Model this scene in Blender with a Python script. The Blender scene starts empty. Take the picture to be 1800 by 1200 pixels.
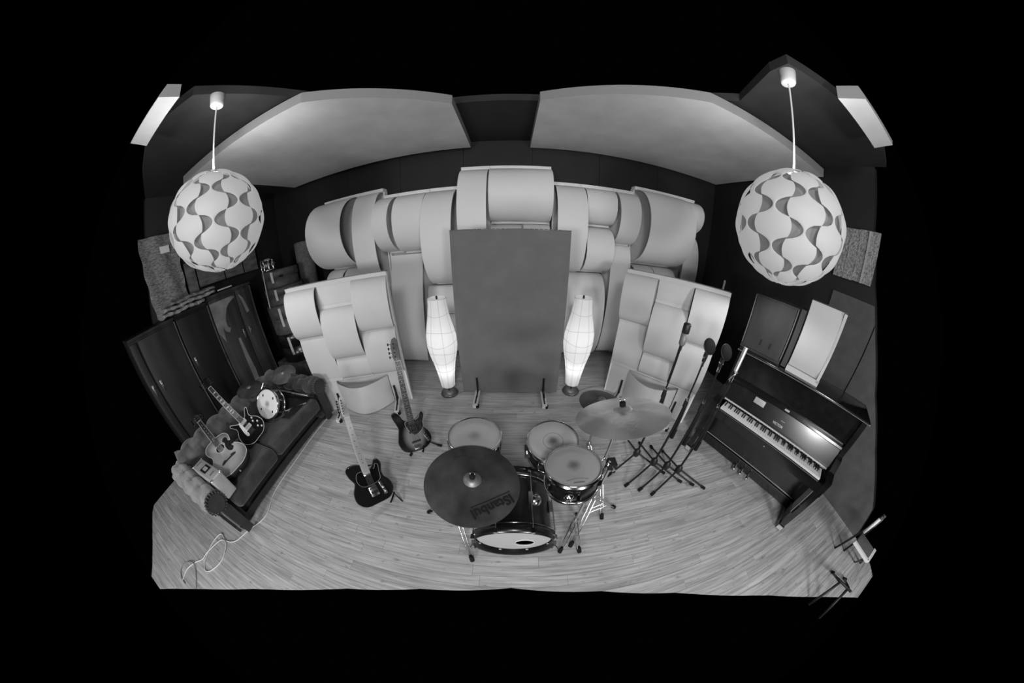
import bpy, math, random
from mathutils import Vector, Matrix
random.seed(7)
pi = math.pi
sc = bpy.context.scene
col = sc.collection

# ---------------------------------------------------------------- camera (fisheye on a full-frame sensor)
cam_d = bpy.data.cameras.new('camera')
cam = bpy.data.objects.new('camera', cam_d); col.objects.link(cam)
cam_d.type = 'PANO'
cam_d.sensor_width = 36.0; cam_d.sensor_height = 24.0
PANO = cam_d if hasattr(cam_d, 'panorama_type') else cam_d.cycles
PANO.panorama_type = 'FISHEYE_LENS_POLYNOMIAL'
PANO.fisheye_fov = math.radians(182)
PANO.fisheye_polynomial_k0 = 0.0
PANO.fisheye_polynomial_k1 = -1.21940021e-01
PANO.fisheye_polynomial_k2 = -1.12386106e-05
PANO.fisheye_polynomial_k3 = 1.09102994e-04
PANO.fisheye_polynomial_k4 = -2.27474764e-06
def rx(a): return Matrix(((1,0,0),(0,math.cos(a),-math.sin(a)),(0,math.sin(a),math.cos(a))))
def rz(a): return Matrix(((math.cos(a),-math.sin(a),0),(math.sin(a),math.cos(a),0),(0,0,1)))
_R = rz(math.radians(-.31)) @ rx(math.radians(-25.9)) @ Matrix(((1,0,0),(0,0,1),(0,1,0))) @ rz(math.radians(-.475))
_C = Matrix((_R[0], _R[1], -_R[2])).transposed()      # columns: right, up, backwards
cam.matrix_world = Matrix.Translation((0, 0, 2.0)) @ _C.to_4x4()
cam_d.clip_start = .02
sc.camera = cam

# ---------------------------------------------------------------- world, lights, exposure
w = bpy.data.worlds.new('world'); sc.world = w; w.use_nodes = True
w.node_tree.nodes['Background'].inputs[0].default_value = (.0004, .0004, .0004, 1)
w.node_tree.nodes['Background'].inputs[1].default_value = 1.0
sc.view_settings.view_transform = 'Standard'
sc.view_settings.look = 'None'
sc.view_settings.exposure = 0.0
sc.view_settings.gamma = 1.0
sc.view_settings.use_curve_mapping = False
def area_light(name, loc, target, size, power):
    d = bpy.data.lights.new(name, 'AREA'); d.shape = 'DISK'; d.size = size; d.energy = power
    o = bpy.data.objects.new(name, d); col.objects.link(o); o.location = loc
    o.rotation_euler = (Vector(target) - Vector(loc)).to_track_quat('-Z', 'Y').to_euler()
    return o
def point_light(name, loc, r, power):
    d = bpy.data.lights.new(name, 'POINT'); d.shadow_soft_size = r; d.energy = power
    o = bpy.data.objects.new(name, d); col.objects.link(o); o.location = loc
    return o
# added unseen fill lights behind the camera: two low, one high
point_light('rear_fill_light', (-1.6, -2.8, 1.7), .34, 270)
point_light('rear_fill_light', (1.6, -2.8, 1.7), .34, 270)
point_light('rear_fill_light', (0, -1.5, 3.3), .34, 230)

# ---------------------------------------------------------------- helpers
def g(v): return (v, v, v, 1.0)
MATS = {}
def mat(name, v, rough=.5, metal=0.0, noise=None, bump=None, spec=.5, coat=0.0, emit=0.0, stretch=(1,1,1), sheen=0.0, trans=0.0):
    m = bpy.data.materials.new(name); m.use_nodes = True
    nt = m.node_tree; b = nt.nodes['Principled BSDF']
    b.inputs['Base Color'].default_value = g(v)
    b.inputs['Roughness'].default_value = rough
    b.inputs['Metallic'].default_value = metal
    b.inputs['Specular IOR Level'].default_value = spec
    b.inputs['Coat Weight'].default_value = coat
    b.inputs['Coat Roughness'].default_value = .12
    b.inputs['Sheen Weight'].default_value = sheen
    if emit:
        b.inputs['Emission Color'].default_value = g(1.0); b.inputs['Emission Strength'].default_value = emit
    if noise or bump:
        tc = nt.nodes.new('ShaderNodeTexCoord'); mp = nt.nodes.new('ShaderNodeMapping')
        nt.links.new(tc.outputs['Object'], mp.inputs['Vector']); mp.inputs['Scale'].default_value = stretch
    if noise:
        n = nt.nodes.new('ShaderNodeTexNoise'); n.inputs['Scale'].default_value = noise[0]; n.inputs['Detail'].default_value = 5
        nt.links.new(mp.outputs[0], n.inputs['Vector'])
        mr = nt.nodes.new('ShaderNodeMapRange'); mr.inputs[1].default_value = .3; mr.inputs[2].default_value = .7
        mr.inputs[3].default_value = v*(1-noise[1]); mr.inputs[4].default_value = v*(1+noise[1])
        nt.links.new(n.outputs['Fac'], mr.inputs[0]); nt.links.new(mr.outputs[0], b.inputs['Base Color'])
    if bump:
        n2 = nt.nodes.new('ShaderNodeTexNoise'); n2.inputs['Scale'].default_value = bump[0]; n2.inputs['Detail'].default_value = 4
        nt.links.new(mp.outputs[0], n2.inputs['Vector'])
        bp = nt.nodes.new('ShaderNodeBump'); bp.inputs['Strength'].default_value = bump[1]; bp.inputs['Distance'].default_value = .02
        nt.links.new(n2.outputs['Fac'], bp.inputs['Height']); nt.links.new(bp.outputs[0], b.inputs['Normal'])
    MATS[name] = m
    return m
def paper_mat(name, v, emit):
    m = bpy.data.materials.new(name); m.use_nodes = True; nt = m.node_tree
    out = nt.nodes['Material Output']; nt.nodes.remove(nt.nodes['Principled BSDF'])
    d = nt.nodes.new('ShaderNodeBsdfDiffuse'); d.inputs[0].default_value = g(v)
    t = nt.nodes.new('ShaderNodeBsdfTranslucent'); t.inputs[0].default_value = g(v)
    mx = nt.nodes.new('ShaderNodeMixShader'); mx.inputs[0].default_value = .5
    e = nt.nodes.new('ShaderNodeEmission'); e.inputs[1].default_value = emit
    ad = nt.nodes.new('ShaderNodeAddShader')
    nt.links.new(d.outputs[0], mx.inputs[1]); nt.links.new(t.outputs[0], mx.inputs[2])
    nt.links.new(mx.outputs[0], ad.inputs[0]); nt.links.new(e.outputs[0], ad.inputs[1]); nt.links.new(ad.outputs[0], out.inputs[0])
    MATS[name] = m; return m

def floor_mat():
    m = bpy.data.materials.new('floor_wood'); m.use_nodes = True; nt = m.node_tree; b = nt.nodes['Principled BSDF']
    N = nt.nodes.new; L = nt.links.new
    oi = N('ShaderNodeObjectInfo'); ge = N('ShaderNodeNewGeometry'); tc = N('ShaderNodeTexCoord')
    ad = N('ShaderNodeMath'); ad.operation = 'ADD'; L(oi.outputs['Random'], ad.inputs[0]); L(ge.outputs['Random Per Island'], ad.inputs[1])
    fr = N('ShaderNodeMath'); fr.operation = 'FRACT'; L(ad.outputs[0], fr.inputs[0])
    sh = N('ShaderNodeCombineXYZ'); mu = N('ShaderNodeMath'); mu.operation = 'MULTIPLY'; mu.inputs[1].default_value = 40; L(fr.outputs[0], mu.inputs[0]); L(mu.outputs[0], sh.inputs[2])
    va = N('ShaderNodeVectorMath'); va.operation = 'ADD'; L(tc.outputs['Object'], va.inputs[0]); L(sh.outputs[0], va.inputs[1])
    mp = N('ShaderNodeMapping'); mp.inputs['Scale'].default_value = (1.9, 42, 1); L(va.outputs[0], mp.inputs[0])
    n1 = N('ShaderNodeTexNoise'); n1.inputs['Scale'].default_value = 1.3; n1.inputs['Detail'].default_value = 7; n1.inputs['Roughness'].default_value = .65; L(mp.outputs[0], n1.inputs['Vector'])
    mp2 = N('ShaderNodeMapping'); mp2.inputs['Scale'].default_value = (6, 14, 1); L(va.outputs[0], mp2.inputs[0])
    n2 = N('ShaderNodeTexNoise'); n2.inputs['Scale'].default_value = 2.2; n2.inputs['Detail'].default_value = 3; L(mp2.outputs[0], n2.inputs['Vector'])
    r1 = N('ShaderNodeMapRange'); r1.inputs[1].default_value = .3; r1.inputs[2].default_value = .72; r1.inputs[3].default_value = .52; r1.inputs[4].default_value = 1.26; L(n1.outputs['Fac'], r1.inputs[0])
    r2 = N('ShaderNodeMapRange'); r2.inputs[1].default_value = .26; r2.inputs[2].default_value = .36; r2.inputs[3].default_value = .62; r2.inputs[4].default_value = 1.0; L(n2.outputs['Fac'], r2.inputs[0])
    r3 = N('ShaderNodeMapRange'); r3.inputs[3].default_value = FLOOR_V*.88; r3.inputs[4].default_value = FLOOR_V*1.10; L(fr.outputs[0], r3.inputs[0])
    m1 = N('ShaderNodeMath'); m1.operation = 'MULTIPLY'; L(r1.outputs[0], m1.inputs[0]); L(r2.outputs[0], m1.inputs[1])
    m2 = N('ShaderNodeMath'); m2.operation = 'MULTIPLY'; L(m1.outputs[0], m2.inputs[0]); L(r3.outputs[0], m2.inputs[1])
    L(m2.outputs[0], b.inputs['Base Color'])
    b.inputs['Roughness'].default_value = .42; b.inputs['Specular IOR Level'].default_value = .45
    MATS['floor_wood'] = m; return m

class MB:
    def __init__(s): s.v = []; s.f = []; s.sm = []
    def add(s, vs, fs, M=None, smooth=False):
        o = len(s.v)
        s.v += [(M @ Vector(p))[:] if M is not None else tuple(p) for p in vs]
        s.f += [tuple(i + o for i in f) for f in fs]; s.sm += [smooth]*len(fs)
        return s
    def box(s, c, d, M=None, taper=None):
        x, y, z = d[0]/2, d[1]/2, d[2]/2; t = taper or 1.0
        vs = [(c[0]+sx*x*(t if sz > 0 else 1), c[1]+sy*y*(t if sz > 0 else 1), c[2]+sz*z) for sz in (-1,1) for sy in (-1,1) for sx in (-1,1)]
        return s.add(vs, [(0,2,3,1),(4,5,7,6),(0,1,5,4),(2,6,7,3),(0,4,6,2),(1,3,7,5)], M)
    def rbox(s, c, d, r, M=None, n=3):
        # rounded box: bevelled by a rounded-rectangle outline, soft top and bottom
        pts = []
        for cx, cy, a0 in ((1,1,0),(-1,1,90),(-1,-1,180),(1,-1,270)):
            for k in range(n+1):
                a = math.radians(a0 + 90*k/n); pts.append((cx*(d[0]/2-r)+r*math.cos(a), cy*(d[1]/2-r)+r*math.sin(a), cx, cy))
        rings = []
        for k in range(n+1):
            a = pi/2*k/n; rings.append((-d[2]/2 + r*(1-math.sin(a)), r*(1-math.cos(a))))
        rings = [(z, i) for z, i in reversed([(-d[2]/2 + r*(1-math.sin(pi/2*k/n)), r*(1-math.cos(pi/2*k/n))) for k in range(n+1)])]
        full = rings + [(-z, i) for z, i in reversed(rings)]
        vs = []; m = len(pts)
        for z, ins in full:
            for (x, y, cx, cy) in pts:
                ax = x - cx*(d[0]/2-r); ay = y - cy*(d[1]/2-r); k = (r-ins)/r
                vs.append((c[0]+cx*(d[0]/2-r)+ax*k, c[1]+cy*(d[1]/2-r)+ay*k, c[2]+z))
        fs = [(j*m+i, j*m+(i+1)%m, (j+1)*m+(i+1)%m, (j+1)*m+i) for j in range(len(full)-1) for i in range(m)]
        s.add(vs, fs, M, True)
        s.f += [tuple(len(s.v)-len(vs)+i for i in reversed(range(m))), tuple(len(s.v)-m+i for i in range(m))]; s.sm += [True, True]
        return s
    def cyl(s, p0, p1, r0, r1=None, n=12, M=None, smooth=True):
        r1 = r0 if r1 is None else r1
        p0 = Vector(p0); p1 = Vector(p1); d = (p1-p0).normalized()
        a = d.orthogonal().normalized(); b = d.cross(a)
        ring = lambda p, r: [p + (a*math.cos(2*pi*k/n) + b*math.sin(2*pi*k/n))*r for k in range(n)]
        A = ring(p0, r0); B = ring(p1, r1)
        s.add(A+B, [(k, (k+1)%n, n+(k+1)%n, n+k) for k in range(n)], M, smooth)
        s.add(A, [tuple(reversed(range(n)))], M); s.add(B, [tuple(range(n))], M)
        return s
    def tube(s, pts, r, n=8, M=None, radii=None, closed=False):
        P = [Vector(p) for p in pts]; vs = []; prev = None
        for i, p in enumerate(P):
            if closed: d = (P[(i+1) % len(P)] - P[i-1]).normalized()
            else: d = (P[min(i+1, len(P)-1)] - P[max(i-1, 0)]).normalized()
            if prev is None: a = d.orthogonal().normalized()
            else: a = (prev - d*prev.dot(d)).normalized()
            prev = a; b = d.cross(a); rr = radii[i] if radii else r
            vs += [p + (a*math.cos(2*pi*k/n) + b*math.sin(2*pi*k/n))*rr for k in range(n)]
        m = len(P); fs = [(i*n+k, i*n+(k+1)%n, (i+1)*n+(k+1)%n, (i+1)*n+k) for i in range(m-1) for k in range(n)]
        if closed: fs += [((m-1)*n+k, (m-1)*n+(k+1)%n, (k+1)%n, k) for k in range(n)]
        else: fs += [tuple(reversed(range(n))), tuple((m-1)*n+k for k in range(n))]
        return s.add(vs, fs, M, True)
    def lathe(s, prof, n=32, M=None, smooth=True, a0=0, a1=2*pi):
        m = len(prof); vs = []; fs = []; full = abs(a1-a0-2*pi) < 1e-6; cnt = n if full else n+1
        for k in range(cnt):
            a = a0 + (a1-a0)*k/n
            vs += [(r*math.cos(a), r*math.sin(a), z) for r, z in prof]
        for k in range(n):
            k2 = (k+1) % cnt
            fs += [(k*m+i, k2*m+i, k2*m+i+1, k*m+i+1) for i in range(m-1)]
        return s.add(vs, fs, M, smooth)
    def prism(s, poly, z0, z1, M=None, smooth_side=False, bevel=0.0):
        n = len(poly)
        if bevel:
            cx = [Vector(p) for p in poly]; off = []
            area = sum(cx[i].x*cx[(i+1)%n].y - cx[(i+1)%n].x*cx[i].y for i in range(n)); sg = 1 if area > 0 else -1
            for i in range(n):
                t = (cx[(i+1)%n]-cx[i-1]).normalized(); off.append(cx[i] + Vector((-t.y, t.x))*bevel*sg)
            rings = [([(p.x, p.y) for p in off], z0), (poly, z0+bevel), (poly, z1-bevel), ([(p.x, p.y) for p in off], z1)]
        else: rings = [(poly, z0), (poly, z1)]
        vs = [(p[0], p[1], z) for ring, z in rings for p in ring]
        fs = [(j*n+i, j*n+(i+1)%n, (j+1)*n+(i+1)%n, (j+1)*n+i) for j in range(len(rings)-1) for i in range(n)]
        s.add(vs, fs, M, smooth_side)
        top = [(p[0], p[1], z1) for p in rings[-1][0]]; bot = [(p[0], p[1], z0) for p in rings[0][0]]
        s.add(top, [tuple(range(n))], M); s.add(bot, [tuple(reversed(range(n)))], M)
        return s
    def sheet(s, prof, x0, x1, th=.012, M=None):
        # bent board: prof = (y, z) line of its front face, straight along x
        n = len(prof); nor = []
        for i in range(n):
            a = prof[max(i-1, 0)]; b = prof[min(i+1, n-1)]; dy, dz = b[0]-a[0], b[1]-a[1]; l = math.hypot(dy, dz) or 1
            nor.append((-dz/l, dy/l))
        back = [(p[0]+q[0]*th, p[1]+q[1]*th) for p, q in zip(prof, nor)]
        A = [(x, y, z) for (y, z) in prof for x in (x0, x1)]
        B = [(x, y, z) for (y, z) in back for x in (x0, x1)]
        s.add(A, [(2*i, 2*i+1, 2*i+3, 2*i+2) for i in range(n-1)], M, True)
        s.add(B, [(2*i+2, 2*i+3, 2*i+1, 2*i) for i in range(n-1)], M, True)
        o = 2*n; V = A+B
        s.add(V, [(2*i, 2*i+2, o+2*i+2, o+2*i) for i in range(n-1)] + [(2*i+3, 2*i+1, o+2*i+1, o+2*i+3) for i in range(n-1)] + [(1, 0, o, o+1), (2*n-2, 2*n-1, o+2*n-1, o+2*n-2)], M)
        return s
    def grid(s, fn, nu, nv, M=None, closed_u=False, smooth=True):
        vs = [fn(i/nu, j/nv) for j in range(nv+1) for i in range(nu if closed_u else nu+1)]
        w_ = nu if closed_u else nu+1
        fs = [(j*w_+i, j*w_+(i+1) % w_, (j+1)*w_+(i+1) % w_, (j+1)*w_+i) for j in range(nv) for i in range(nu)]
        return s.add(vs, fs, M, smooth)
    def mesh(s, name, m):
        me = bpy.data.meshes.new(name); me.from_pydata([tuple(p) for p in s.v], [], s.f)
        me.polygons.foreach_set('use_smooth', s.sm)
        if m is not None: me.materials.append(MATS[m] if isinstance(m, str) else m)
        me.update(); return me
    def build(s, name, m, parent=None, label=None):
        return link(name, s.mesh(name, m), parent, label)
def link(name, me, parent=None, label=None, loc=None):
    o = bpy.data.objects.new(name, me); col.objects.link(o)
    if parent is not None: o.parent = parent
    if label: o['label'] = label
    if loc is not None: o.location = loc
    return o
def tag(o, label, cat, group=None, kind=None):
    if label: o['label'] = label
    if cat: o['category'] = cat
    if group: o['group'] = group
    if kind: o['kind'] = kind
    return o
def thing(name, label, cat, M=None, group=None):
    o = bpy.data.objects.new(name, None); o.empty_display_size = .1; col.objects.link(o)
    if M is not None: o.matrix_world = M
    return tag(o, label, cat, group)
def struct(o): o['kind'] = 'structure'; return o
def T(x=0, y=0, z=0, a=0): return Matrix.Translation((x, y, z)) @ Matrix.Rotation(a, 4, 'Z')
def frame(o, xa, ya=None, za=None):
    "matrix with origin o and the given axes (two of three)"
    if za is None: xa = Vector(xa).normalized(); ya = Vector(ya); ya = (ya - xa*ya.dot(xa)).normalized(); za = xa.cross(ya)
    elif xa is None: ya = Vector(ya).normalized(); za = Vector(za); za = (za - ya*za.dot(ya)).normalized(); xa = ya.cross(za)
    else: za = Vector(za).normalized(); xa = Vector(xa); xa = (xa - za*xa.dot(za)).normalized(); ya = za.cross(xa)
    m = Matrix((xa, ya, za)).transposed().to_4x4(); m.translation = Vector(o); return m
def smooth_loop(pts, k=5):
    n = len(pts); out = []
    for i in range(n):
        p0, p1, p2, p3 = (Vector(pts[(i+j-1) % n]) for j in range(4))
        for q in range(k):
            t = q/k
            out.append(tuple(.5*((2*p1) + (p2-p0)*t + (2*p0-5*p1+4*p2-p3)*t*t + (3*p1-p0-3*p2+p3)*t**3)))
    return out
def smooth_path(pts, k=6):
    out = []; n = len(pts)
    for i in range(n-1):
        p0, p1, p2, p3 = Vector(pts[max(i-1, 0)]), Vector(pts[i]), Vector(pts[i+1]), Vector(pts[min(i+2, n-1)])
        for q in range(k):
            t = q/k
            out.append(.5*((2*p1) + (p2-p0)*t + (2*p0-5*p1+4*p2-p3)*t*t + (3*p1-p0-3*p2+p3)*t**3))
    out.append(Vector(pts[-1])); return out
def text(name, body, size, m, parent, M, align='CENTER', bold=0.0):
    cu = bpy.data.curves.new(name, 'FONT'); cu.body = body; cu.size = size; cu.align_x = align; cu.align_y = 'CENTER'
    cu.extrude = .0006; cu.offset = bold; cu.resolution_u = 3
    o = bpy.data.objects.new(name, cu); col.objects.link(o)
    me = bpy.data.meshes.new_from_object(o.evaluated_get(bpy.context.evaluated_depsgraph_get()))
    bpy.data.objects.remove(o); bpy.data.curves.remove(cu)
    me.transform(M); me.materials.clear(); me.materials.append(MATS[m]); me.name = name
    return link(name, me, parent)
def interp(x, xs, ys):
    if x <= xs[0]: return ys[0]
    for i in range(1, len(xs)):
        if x <= xs[i]: return ys[i-1] + (ys[i]-ys[i-1])*(x-xs[i-1])/(xs[i]-xs[i-1])
    return ys[-1]

# ---------------------------------------------------------------- materials
FLOOR_V = .43
floor_mat()
mat('sub_floor', .05, .9)
mat('dark_wall', .007, .7, noise=(3, .3))
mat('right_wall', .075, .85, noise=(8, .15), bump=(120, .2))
mat('dark_ceiling', .022, .85, noise=(4, .2))
mat('cloud_fabric', .70, .9, noise=(3, .08), bump=(200, .15))
mat('cloud_side', .22, .9)
mat('white_sheet', .74, .55, noise=(1.5, .03))
mat('panel_board', .42, .6, noise=(3, .05))
mat('white_frame', .76, .6, noise=(6, .05))
mat('gobo_sheet', .50, .6, noise=(2.5, .05))
mat('grey_fabric', .135, .95, noise=(5, .08), bump=(160, .25), sheen=.2)
mat('dark_trim', .02, .7)
mat('light_wood', .55, .55, noise=(6, .12), stretch=(1, 8, 8))
mat('black_metal', .012, .4, metal=.3)
mat('black_plastic', .010, .45)
mat('rubber', .008, .85, spec=.2)
mat('chrome', .75, .16, metal=1.0)
mat('brass', .5, .3, metal=1.0)
mat('cord_white', .6, .6)
mat('cord_grey', .2, .6)
mat('lamp_base_metal', .16, .35, metal=.6)
mat('lacquer_black', .006, .24, spec=.6, coat=.6, noise=(14, .4))
mat('piano_lid', .008, .15, spec=.6, coat=.5)
mat('key_white', .62, .35, noise=(2, .05))
mat('key_black', .006, .3)
mat('felt_light', .5, .9, noise=(90, .3))
mat('plate_metal', .4, .4, metal=.3)
mat('cabinet_wood', .032, .5, noise=(4, .6), stretch=(1, 1, .25))
mat('cabinet_edge', .12, .6)
mat('wardrobe_wood', .015, .55, noise=(2.2, .7), stretch=(1, 2.5, .35), spec=.3)
mat('wardrobe_dark', .007, .5, noise=(2, .6), stretch=(1, 3, .4), spec=.3)
mat('wardrobe_edge', .07, .5, noise=(8, .3))
mat('inlay_wood', .17, .45, noise=(6, .3), coat=.1)
mat('walnut', .035, .5, noise=(3, .6), stretch=(1, 3, .3), spec=.35)
mat('velvet', .024, .95, noise=(9, .55), bump=(30, .15), sheen=.25)
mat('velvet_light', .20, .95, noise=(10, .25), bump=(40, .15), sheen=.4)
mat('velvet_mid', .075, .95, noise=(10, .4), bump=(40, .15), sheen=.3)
mat('velvet_dark', .014, .95, noise=(8, .5), sheen=.3)
mat('sofa_wood', .02, .4, noise=(6, .4), coat=.2)
mat('blanket', .17, 1.0, noise=(35, .55), bump=(45, .9), stretch=(1, .5, 1.6))
mat('blanket_light', .25, 1.0, noise=(40, .5), bump=(50, .9))
mat('board_wood', .085, .7, noise=(5, .5), stretch=(1, 1, 3))
mat('case_fibre', .062, .6, noise=(12, .4), bump=(60, .1))
mat('case_strap', .45, .6)
mat('carpet_roll', .14, .95, noise=(30, .3), bump=(80, .4))
mat('paper', .6, .8)
mat('drum_wrap', .007, .28, coat=.15)
mat('drum_head', .42, .6, noise=(3, .06))
mat('drum_head_white', .42, .6)
mat('head_wear', .2, .7)
mat('cymbal_dark', .075, .5, metal=.55, noise=(7, .45))
mat('cymbal_bell', .20, .42, metal=.6, noise=(10, .3))
mat('cymbal_bright', .66, .32, metal=.85, noise=(5, .2), bump=(26, .12))
mat('ink', .004, .6)
mat('guitar_black', .008, .12, coat=.7)
mat('guitar_guard', .004, .15, coat=.5)
mat('guitar_cream', .55, .4)
mat('maple', .38, .4, noise=(5, .12), stretch=(6, 1, 1))
mat('rosewood', .03, .5)
mat('headstock_brown', .09, .4)
mat('headstock_dark', .018, .35)
mat('spruce', .40, .35, noise=(6, .1), stretch=(8, 1, 1), coat=.4)
mat('tortoise', .02, .2, noise=(60, .9), coat=.5)
mat('string', .5, .35, metal=1.0)
mat('aluminium', .6, .4, metal=.5, noise=(12, .1))
mat('case_grey', .34, .55, noise=(8, .1))
mat('mic_grey', .2, .5, metal=.3)
mat('mic_silver', .6, .35, metal=.6)
mat('chair_grey', .08, .8)
mat('chair_white', .65, .45)
mat('shade_piece', .26, .6, emit=.29)
mat('shade_liner', .14, .7, emit=.06)
paper_mat('rice_paper', .75, .18)
mat('paper_rib', .5, .8)
mat('wall_hook', .5, .6)
# sunburst lacquer: light centre, black rim (finish of the instrument itself)
def burst(name, cx, cy, rx_, ry_, lo, hi):
    m = mat(name, hi, .14, coat=.7); nt = m.node_tree; b = nt.nodes['Principled BSDF']
    tc = nt.nodes.new('ShaderNodeTexCoord'); mp = nt.nodes.new('ShaderNodeMapping')
    mp.inputs['Location'].default_value = (-cx/rx_, -cy/ry_, 0); mp.inputs['Scale'].default_value = (1/rx_, 1/ry_, 0)
    nt.links.new(tc.outputs['Object'], mp.inputs[0])
    ln = nt.nodes.new('ShaderNodeVectorMath'); ln.operation = 'LENGTH'; nt.links.new(mp.outputs[0], ln.inputs[0])
    r = nt.nodes.new('ShaderNodeMapRange'); r.interpolation_type = 'SMOOTHSTEP'
    r.inputs[1].default_value = .45; r.inputs[2].default_value = 1.0; r.inputs[3].default_value = hi; r.inputs[4].default_value = lo
    nt.links.new(ln.outputs['Value'], r.inputs[0]); nt.links.new(r.outputs[0], b.inputs['Base Color'])
for nm in ('cymbal_bright', 'cymbal_dark', 'cymbal_bell'):
    nt = MATS[nm].node_tree; b = nt.nodes['Principled BSDF']; tn = nt.nodes.new('ShaderNodeTangent'); tn.direction_type = 'RADIAL'; tn.axis = 'Z'
    nt.links.new(tn.outputs[0], b.inputs['Tangent']); b.inputs['Anisotropic'].default_value = .85 if nm == 'cymbal_bright' else .5
burst('bass_burst', 0, .17, .135, .185, .004, .17)
burst('acoustic_burst', 0, .22, .24, .30, .12, .42)

# ================================================================ THE SETTING
# floor: planks along x; cut where the view of the room ends
FX = [-1.17, -.96, -.72, -.35, 0.0, .18, .24]
FG = [3.32, 3.02, 2.64, 2.0, 1.23, .59, .0]
def gap(y): return 0 if y >= .24 else interp(y, FX, FG)
def outer_left(y): return -4.36 if y > -.57 else interp(y, [-1.17, -1.02, -.86, -.7, -.57], [-3.33, -3.48, -3.74, -4.07, -4.36])
def outer_right(y): return 3.66 if y > -.75 else interp(y, [-1.12, -.96, -.8, -.75], [3.42, 3.58, 3.66, 3.66])
bm = MB(); bm.box((-.5, 2.05, -.04), (8.4, 3.5, .03)); fl = bm.build('floor', 'sub_floor'); struct(fl)
fl['label'] = 'pale strip wood floor of narrow planks'
PW = .078; rows = []
y = -1.16
while y < 3.74:
    rows.append((y, min(y+PW, 3.75))); y += PW
planks = []
for ri, (ya, yb) in enumerate(rows):
    spans = [(-4.6, 3.66)]
    x = -4.7 - random.random()*1.1
    cuts = []
    while x < 3.7:
        l = random.choice((.62, .9, 1.2, 1.2, 1.5)); cuts.append((x, x+l)); x += l
    def near_edge(x): return gap(yb)-.04 <= abs(x) <= gap(ya)+.04 or outer_left(yb)-.04 <= x <= outer_left(ya)+.04
    ends = [cuts[0][0]] + [b for a, b in cuts[:-1] if not near_edge(b)] + [cuts[-1][1]]
    cuts = list(zip(ends, ends[1:]))
    for a, b in cuts:
        for side in (-1, 1):
            def row(yy):
                if side == 0: return (max(a, outer_left(yy)), min(b, outer_right(yy)))
                if side < 0: return (max(a, outer_left(yy)), min(b, -gap(yy)))
                return (max(a, gap(yy)), min(b, outer_right(yy)))
            if gap(ya) == 0 and gap(yb) == 0:
                if side > 0: continue
                side = 0
            w0 = row(ya); w1 = row(yb); y0_, y1_ = ya, yb
            if w0[1]-w0[0] < .002 and w1[1]-w1[0] < .002: continue
            if w0[1]-w0[0] < .002 or w1[1]-w1[0] < .002:
                good, bad = (yb, ya) if w0[1]-w0[0] < .002 else (ya, yb)
                for _ in range(12):
                    mid = (good+bad)/2; q = row(mid)
                    if q[1]-q[0] < .002: bad = mid
                    else: good = mid
                if w0[1]-w0[0] < .002: y0_, w0 = good, row(good)
                else: y1_, w1 = good, row(good)
            if y1_-y0_ < .008 or max(w0[1]-w0[0], w1[1]-w1[0]) < .02: continue
            planks.append((y0_, y1_, [w0, w1]))
def plank_mesh(mb, ya, yb, quad, top=0.0):
    e = .0004; t = random.uniform(-.0003, .0003)
    (a0, b0), (a1, b1) = quad
    P = [(a0+e, ya+e), (b0-e, ya+e), (b1-e, yb-e), (a1+e, yb-e)]
    vs = [(p[0], p[1], -.022) for p in P] + [(p[0], p[1], -.0015+t) for p in P]
    cx = sum(p[0] for p in P)/4; cy = sum(p[1] for p in P)/4
    k = .0009
    vs += [(p[0] + (k if p[0] < cx else -k), p[1] + (k if p[1] < cy else -k), t) for p in P]
    mb.add(vs, [(8, 9, 10, 11)] + [(i, (i+1) % 4, 4+(i+1) % 4, 4+i) for i in range(4)] + [(4+i, 4+(i+1) % 4, 8+(i+1) % 4, 8+i) for i in range(4)])
def show(pl):
    ya, yb, q = pl; cx = (q[0][0]+q[0][1])/2; d2 = cx*cx + ya*ya + 4.0
    hid = (cx < -2.6 and 0 < ya < 1.9) or (ya > 2.6) or (cx > 2.7 and ya > .3)
    return (q[0][1]-q[0][0]) * 2.0/d2**1.5 * (.05 if hid else 1)
planks.sort(key=show, reverse=True)
for pl in planks[:300]:
    m = MB(); plank_mesh(m, *pl); m.build('plank', 'floor_wood', fl)
m = MB()
for pl in planks[300:]: plank_mesh(m, *pl)
o = m.build('far_planks', 'floor_wood', fl); o['kind'] = 'stuff'

# walls and ceiling
def wall_poly(name, pts, m, th, nrm):
    n = Vector(nrm); A = [Vector(p) for p in pts]; B = [p - n*th for p in A]; k = len(A)
    mb = MB(); mb.add(A+B, [tuple(range(k)), tuple(reversed(range(k, 2*k)))] + [(i, k+i, k+(i+1) % k, (i+1) % k) for i in range(k)])
    return struct(mb.build(name, m))
bw = wall_poly('wall_back', [(-4.95, 3.79, 0), (3.66, 3.79, 0), (3.66, 3.79, 3.5), (-4.95, 3.79, 3.5)], 'dark_wall', .1, (0, -1, 0))
bw['label'] = 'black back wall of tall flush panels'
for i, (a, b) in enumerate(((-4.94, -3.9), (-3.9, -2.86), (-2.86, -1.82), (-1.82, -.78), (-.78, .26), (.26, 1.3), (1.3, 2.34), (2.34, 3.62))):
    MB().box(((a+b)/2, 3.78, 1.72), (b-a-.006, .02, 3.4)).build('wall_panel', 'dark_wall', bw)
lw = wall_poly('wall_left', [(-4.95, 3.79, 0), (-4.95, 3.79, 3.5), (-4.95, 1.2, 3.5), (-4.95, 1.1, 2.6), (-4.95, .9, 1.7), (-4.95, .9, 0)], 'dark_wall', .1, (1, 0, 0))
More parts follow.
